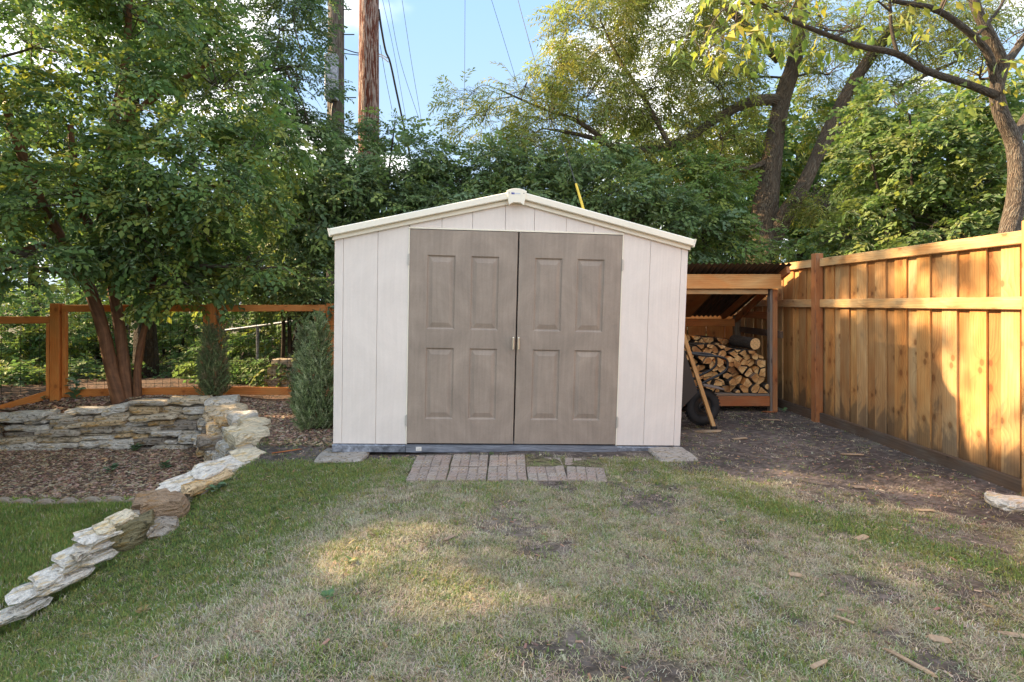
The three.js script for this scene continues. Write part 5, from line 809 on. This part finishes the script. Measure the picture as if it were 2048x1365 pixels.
// ================================================================ grass, mulch and litter
{
  const blades = (n, len, wid, lean, spread, sd, tipc) => {
    reseed(sd); const pos = [], col = [], idx = [];
    for (let i = 0; i < n; i++) {
      const a = rnd() * 6.283, bx = rr(-1, 1) * spread, bz = rr(-1, 1) * spread, l = len * rr(0.5, 1.2), le = lean[0] + (lean[1] - lean[0]) * rnd(), w = wid * rr(0.7, 1.2), dx = Math.cos(a), dz = Math.sin(a), c = rr(0.8, 1.2), o = pos.length / 3;
      const h1 = l * 0.55 * Math.cos(le * 0.7), r1 = l * 0.55 * Math.sin(le * 0.7), h2 = h1 + l * 0.45 * Math.cos(Math.min(1.62, le * 1.3)), r2 = r1 + l * 0.45 * Math.sin(Math.min(1.62, le * 1.3));
      for (const [r, h, s] of [[0, -0.004, 1], [0, -0.004, -1], [r1, h1, 0.8], [r1, h1, -0.8], [r2, Math.max(0.002, h2), 0]]) { pos.push(bx + dx * r - dz * w * s / 2, h, bz + dz * r + dx * w * s / 2); const k = s === 0 ? tipc : [1, 1, 1]; col.push(c * k[0], c * k[1], c * k[2]); }
      idx.push(o, o + 1, o + 2, o + 1, o + 3, o + 2, o + 2, o + 3, o + 4);
    }
    const g = new THREE.BufferGeometry(); g.setAttribute('position', new THREE.Float32BufferAttribute(pos, 3)); g.setAttribute('color', new THREE.Float32BufferAttribute(col, 3)); g.setIndex(idx); g.computeVertexNormals(); return g;
  };
  const straw = blades(14, 0.042, 0.0025, [1.1, 1.57], 0.034, 41, [1, 0.95, 0.9]), green = blades(9, 0.030, 0.0030, [0.3, 1.35], 0.028, 43, [1.05, 1, 0.8]);
  const gm = std({ color: 0xffffff, vertexColors: true, roughness: 0.85, side: THREE.DoubleSide });
  const dry = [], live = [], low = [], chips = [], litter = [];
  const put = (list, x, D, y, s, c, tilt = 0.15, sy = 1) => { _e.set(rr(-tilt, tilt), rnd() * 6.283, rr(-tilt, tilt)); _q.setFromEuler(_e); _m.compose(V(x, y, -D), _q, V(s, s * sy, s)); list.push({ m: _m.clone(), c }); };
  const pavers = (x, D) => x > -0.82 && x < 0.76 && D > 4.04 && D < 4.68, shedIn = (x, D) => Math.abs(x) < 1.6 && D > 4.82;
  const G = [[0.145, 0.225, 0.055], [0.18, 0.255, 0.06], [0.115, 0.195, 0.05], [0.23, 0.265, 0.07], [0.28, 0.26, 0.075]], S = [[0.44, 0.38, 0.27], [0.36, 0.30, 0.21], [0.52, 0.46, 0.35], [0.24, 0.195, 0.14], [0.36, 0.35, 0.21]], K = [[0.27, 0.17, 0.115], [0.36, 0.25, 0.17], [0.17, 0.11, 0.08], [0.46, 0.36, 0.27], [0.12, 0.085, 0.065]];
  const pick = (a) => a[(rnd() * a.length) | 0].map((v) => v * rr(0.85, 1.15));
  reseed(2001);
  for (let i = 0; i < 290000; i++) {
    const D = Math.sqrt(lerp(1.45 ** 2, 7.3 ** 2, rnd())), x = rr(-0.97, 0.97) * D * 1.03; if (x > 3.55 || shedIn(x, D)) continue;
    const k = cover(x, D), y = ground(x, D);
    if (k.b > 0) {
      if (rnd() < k.mulch) { if (rnd() < 0.5) put(chips, x, D, y + 0.006, rr(0.5, 1.4), pick(K), 0.5); }
      else if (k.b > 0.07 && n3(x * 6, 2, D * 6) > -0.42) put(low, x, D, y, rr(0.9, 1.6), pick(rnd() < 0.08 ? S : G).map((v, j) => v * [0.95, 1, 0.95][j] * (1 + 0.5 * n3(x * 2.2, 5, D * 2.2))), 0.2, rr(0.7, 1.4));
      continue;
    }
    if (rnd() < k.mulch) { if (k.b < -0.12 && rnd() < 0.45) put(chips, x, D, y + 0.006, rr(0.5, 1.4), pick(K), 0.5); continue; }
    if (pavers(x, D) && rnd() < 0.955) continue;
    if (rnd() < k.dirt * 0.97) { if (rnd() < 0.035) put(litter, x, D, y + 0.004, rr(0.2, 0.6), pick(rnd() < 0.8 ? K : S), 0.35); continue; }
    if (rnd() < 0.004) put(litter, x, D, y + 0.01, rr(0.3, 0.7), pick(rnd() < 0.5 ? K : [[0.34, 0.27, 0.13], [0.26, 0.18, 0.10]]), 0.4);
    if (rnd() < k.green * 0.85) put(live, x, D, y, rr(0.5, 1.05), pick(G), 0.15, rr(0.6, 1.1));
    else if (rnd() < 0.62) put(dry, x, D, y, rr(0.5, 1.1), pick(S), 0.12, rr(0.5, 1.1));
  }
  instanced('lawn_grass', green, gm, live, scene, 'short green grass growing in patches through the dry lawn', 'grass');
  instanced('dry_grass', straw, gm, dry, scene, 'matted straw coloured dead grass before the shed', 'grass');
  instanced('lower_lawn_grass', green, gm, low, scene, 'dense green grass of the lower lawn', 'grass');
  const chip = rock(0.055, 0.007, 0.018, 9, 0.2, 0.4);
  instanced('bark_mulch', chip, std({ color: 0xffffff, roughness: 0.95 }), chips, scene, 'brown bark mulch around the stone wall', 'mulch');
  instanced('wood_litter', chip, std({ color: 0xffffff, roughness: 0.95 }), litter, scene, 'small chips and bits of bark strewn on the dirt', 'litter');
  console.log('leaf triangles', leafTris, 'grass', live.length, dry.length, low.length, 'chips', chips.length, litter.length);

  // scraps of wood lying about
  const scrapM = [tint(greyWood, 1.6, 1.45, 1.2), tint(greyWood, 1, 0.95, 0.9), tint(redPost, 0.9, 0.8, 0.75)];
  for (const [px, py, len, w, turn, m, lab] of [[1545, 842, 0.22, 0.035, 0.25, 0, 'pale wood sliver on the dirt before the shelter post'], [1708, 912, 0.24, 0.03, 0.15, 0, 'pale wood sliver on the dirt along the cedar fence'], [1540, 826, 0.2, 0.05, 0.2, 2, 'short brown board end at the foot of the shelter post'], [1625, 968, 0.26, 0.014, 0.7, 1, 'thin grey stick lying on the bare dirt'], [1720, 978, 0.09, 0.05, 0.3, 1, 'flat grey bark flake between dirt and grass'], [1722, 1080, 0.10, 0.04, -0.3, 0, 'broken tan bark piece on the green strip'], [1690, 1246, 0.10, 0.02, 0.8, 0, 'small tan splinter on the dry lawn'], [1828, 1335, 0.20, 0.02, 1.1, 0, 'long pale splinter standing out of the dry lawn'], [1880, 1285, 0.08, 0.05, 0.3, 0, 'chunky tan bark piece on the dry lawn'], [1850, 1025, 0.13, 0.03, 0.2, 0, 'pale chip on the dirt below the kick board'], [2040, 1278, 0.12, 0.03, 0.5, 0, 'pale chip on the dry lawn near the fence corner'], [900, 1080, 0.08, 0.025, -0.7, 1, 'dark bark bit in the sunlit grass'], [575, 905, 0.3, 0.016, -0.3, 2, 'reddish stick lying beside the stone wall end'], [1590, 1155, 0.06, 0.03, 0.2, 0, 'small tan flake in the middle of the dry lawn'], [1640, 1335, 0.10, 0.02, -0.4, 0, 'narrow pale chip in the straw'], [1420, 865, 0.26, 0.10, 0.1, 0, 'pale flat wood scrap on the dirt beside the shed'], [1480, 880, 0.18, 0.05, -0.2, 0, 'pale shaving on the dirt past the wheelbarrow']]) {
    const p = onGround(px, py), s = single('wood_scrap', rock(len * 0.85, 0.009, w * 0.85, px, 0.6, 0.6), scrapM[m], lab, 'wood scrap', 'wood scraps on the ground'); s.position.set(p.x, p.y + 0.012, p.z); s.rotation.set(0.06, -turn, 0.05);
  }
  // broad leaved weeds
  const leaf = (() => { const s = new THREE.Shape(); s.moveTo(0, 0); s.quadraticCurveTo(0.032, 0.02, 0.024, 0.05); s.quadraticCurveTo(0.014, 0.07, 0, 0.074); s.quadraticCurveTo(-0.014, 0.07, -0.024, 0.05); s.quadraticCurveTo(-0.032, 0.02, 0, 0); const g = new THREE.ShapeGeometry(s, 4), p = g.attributes.position; for (let i = 0; i < p.count; i++) { const x = p.getX(i), y = p.getY(i); p.setXYZ(i, x, Math.abs(x) * 0.35 + 0.03 * Math.sin(y * 30) * 0.4 + 0.012, y); } g.computeVertexNormals(); return g; })();
  const weedM = [[0.10, 0.20, 0.06], [0.08, 0.17, 0.07], [0.15, 0.22, 0.05], [0.28, 0.20, 0.06]].map((c) => new THREE.MeshPhysicalMaterial({ color: lin(...c), roughness: 0.9, transmission: 0.3, thickness: 0, side: THREE.DoubleSide, clearcoat: 0.3, clearcoatRoughness: 0.4 }));
  const weed = (lab, px, py, n, s, up, m, lvl) => { const p = onGround(px, py, lvl), t = thing('weed', lab, 'weed', [p.x, p.y, p.z], 'weeds in lawn and mulch'); for (let i = 0; i < n; i++) { const a = i * 2.4, q = mesh('leaf', leaf, weedM[(m + (rnd() < 0.25 ? 1 : 0)) % 4], t), r = s * rr(0.7, 1.2); q.scale.setScalar(r); q.position.set(Math.sin(a) * 0.01, 0.005 + up * (i / n) * s, Math.cos(a) * 0.01); q.rotation.set(rr(-0.6, 0.05), a, rr(-.3, .3), 'YXZ'); } if (up > 0.05) mesh('stem', taper([V(0, 0, 0), V(0.01, up * s, 0)], [0.004, 0.003], 5, 2), weedM[0], t); };
  reseed(3001);
  weed('low broad leaved weed in the straw below the sunlit patch', 655, 1200, 14, 0.36, 0.03, 0, -0.2);
  weed('heart leaved weed growing over the lowest slab of the row', 78, 1218, 12, 1.3, 0.10, 1, -0.55);
  weed('upright seedling beside the first post of the wire fence', 150, 812, 16, 1.5, 0.16, 0, 0.1);
  weed('small seedling by the sapling foot', 270, 788, 9, 0.9, 0.12, 0, 0.08);
  weed('green rosette in the mulch below the wall', 270, 905, 12, 1.0, 0.06, 0, -0.5); weed('pale weed in the mulch below the dark tangle', 222, 946, 10, 1.0, 0.05, 1, -0.5); weed('bright tuft in the mulch near the slab row', 330, 940, 12, 0.9, 0.06, 0, -0.5); weed('weed on the bank above the wall by the wire fence', 90, 815, 9, 0.9, 0.05, 1, 0.1); weed('ground ivy beside the pale block of the slab row', 432, 985, 12, 0.9, 0.03, 1, -0.1); weed('tiny green weed at the shelter post foot', 1566, 826, 8, 0.7, 0.04, 0, 0); weed('russet weed tips in the lower lawn corner', 285, 1235, 10, 0.45, 0.08, 3, -0.4); weed('yellowing plantain left of the sunlit patch', 700, 1130, 9, 0.4, 0.04, 2, -0.1);
}
renderer.render(scene, camera);
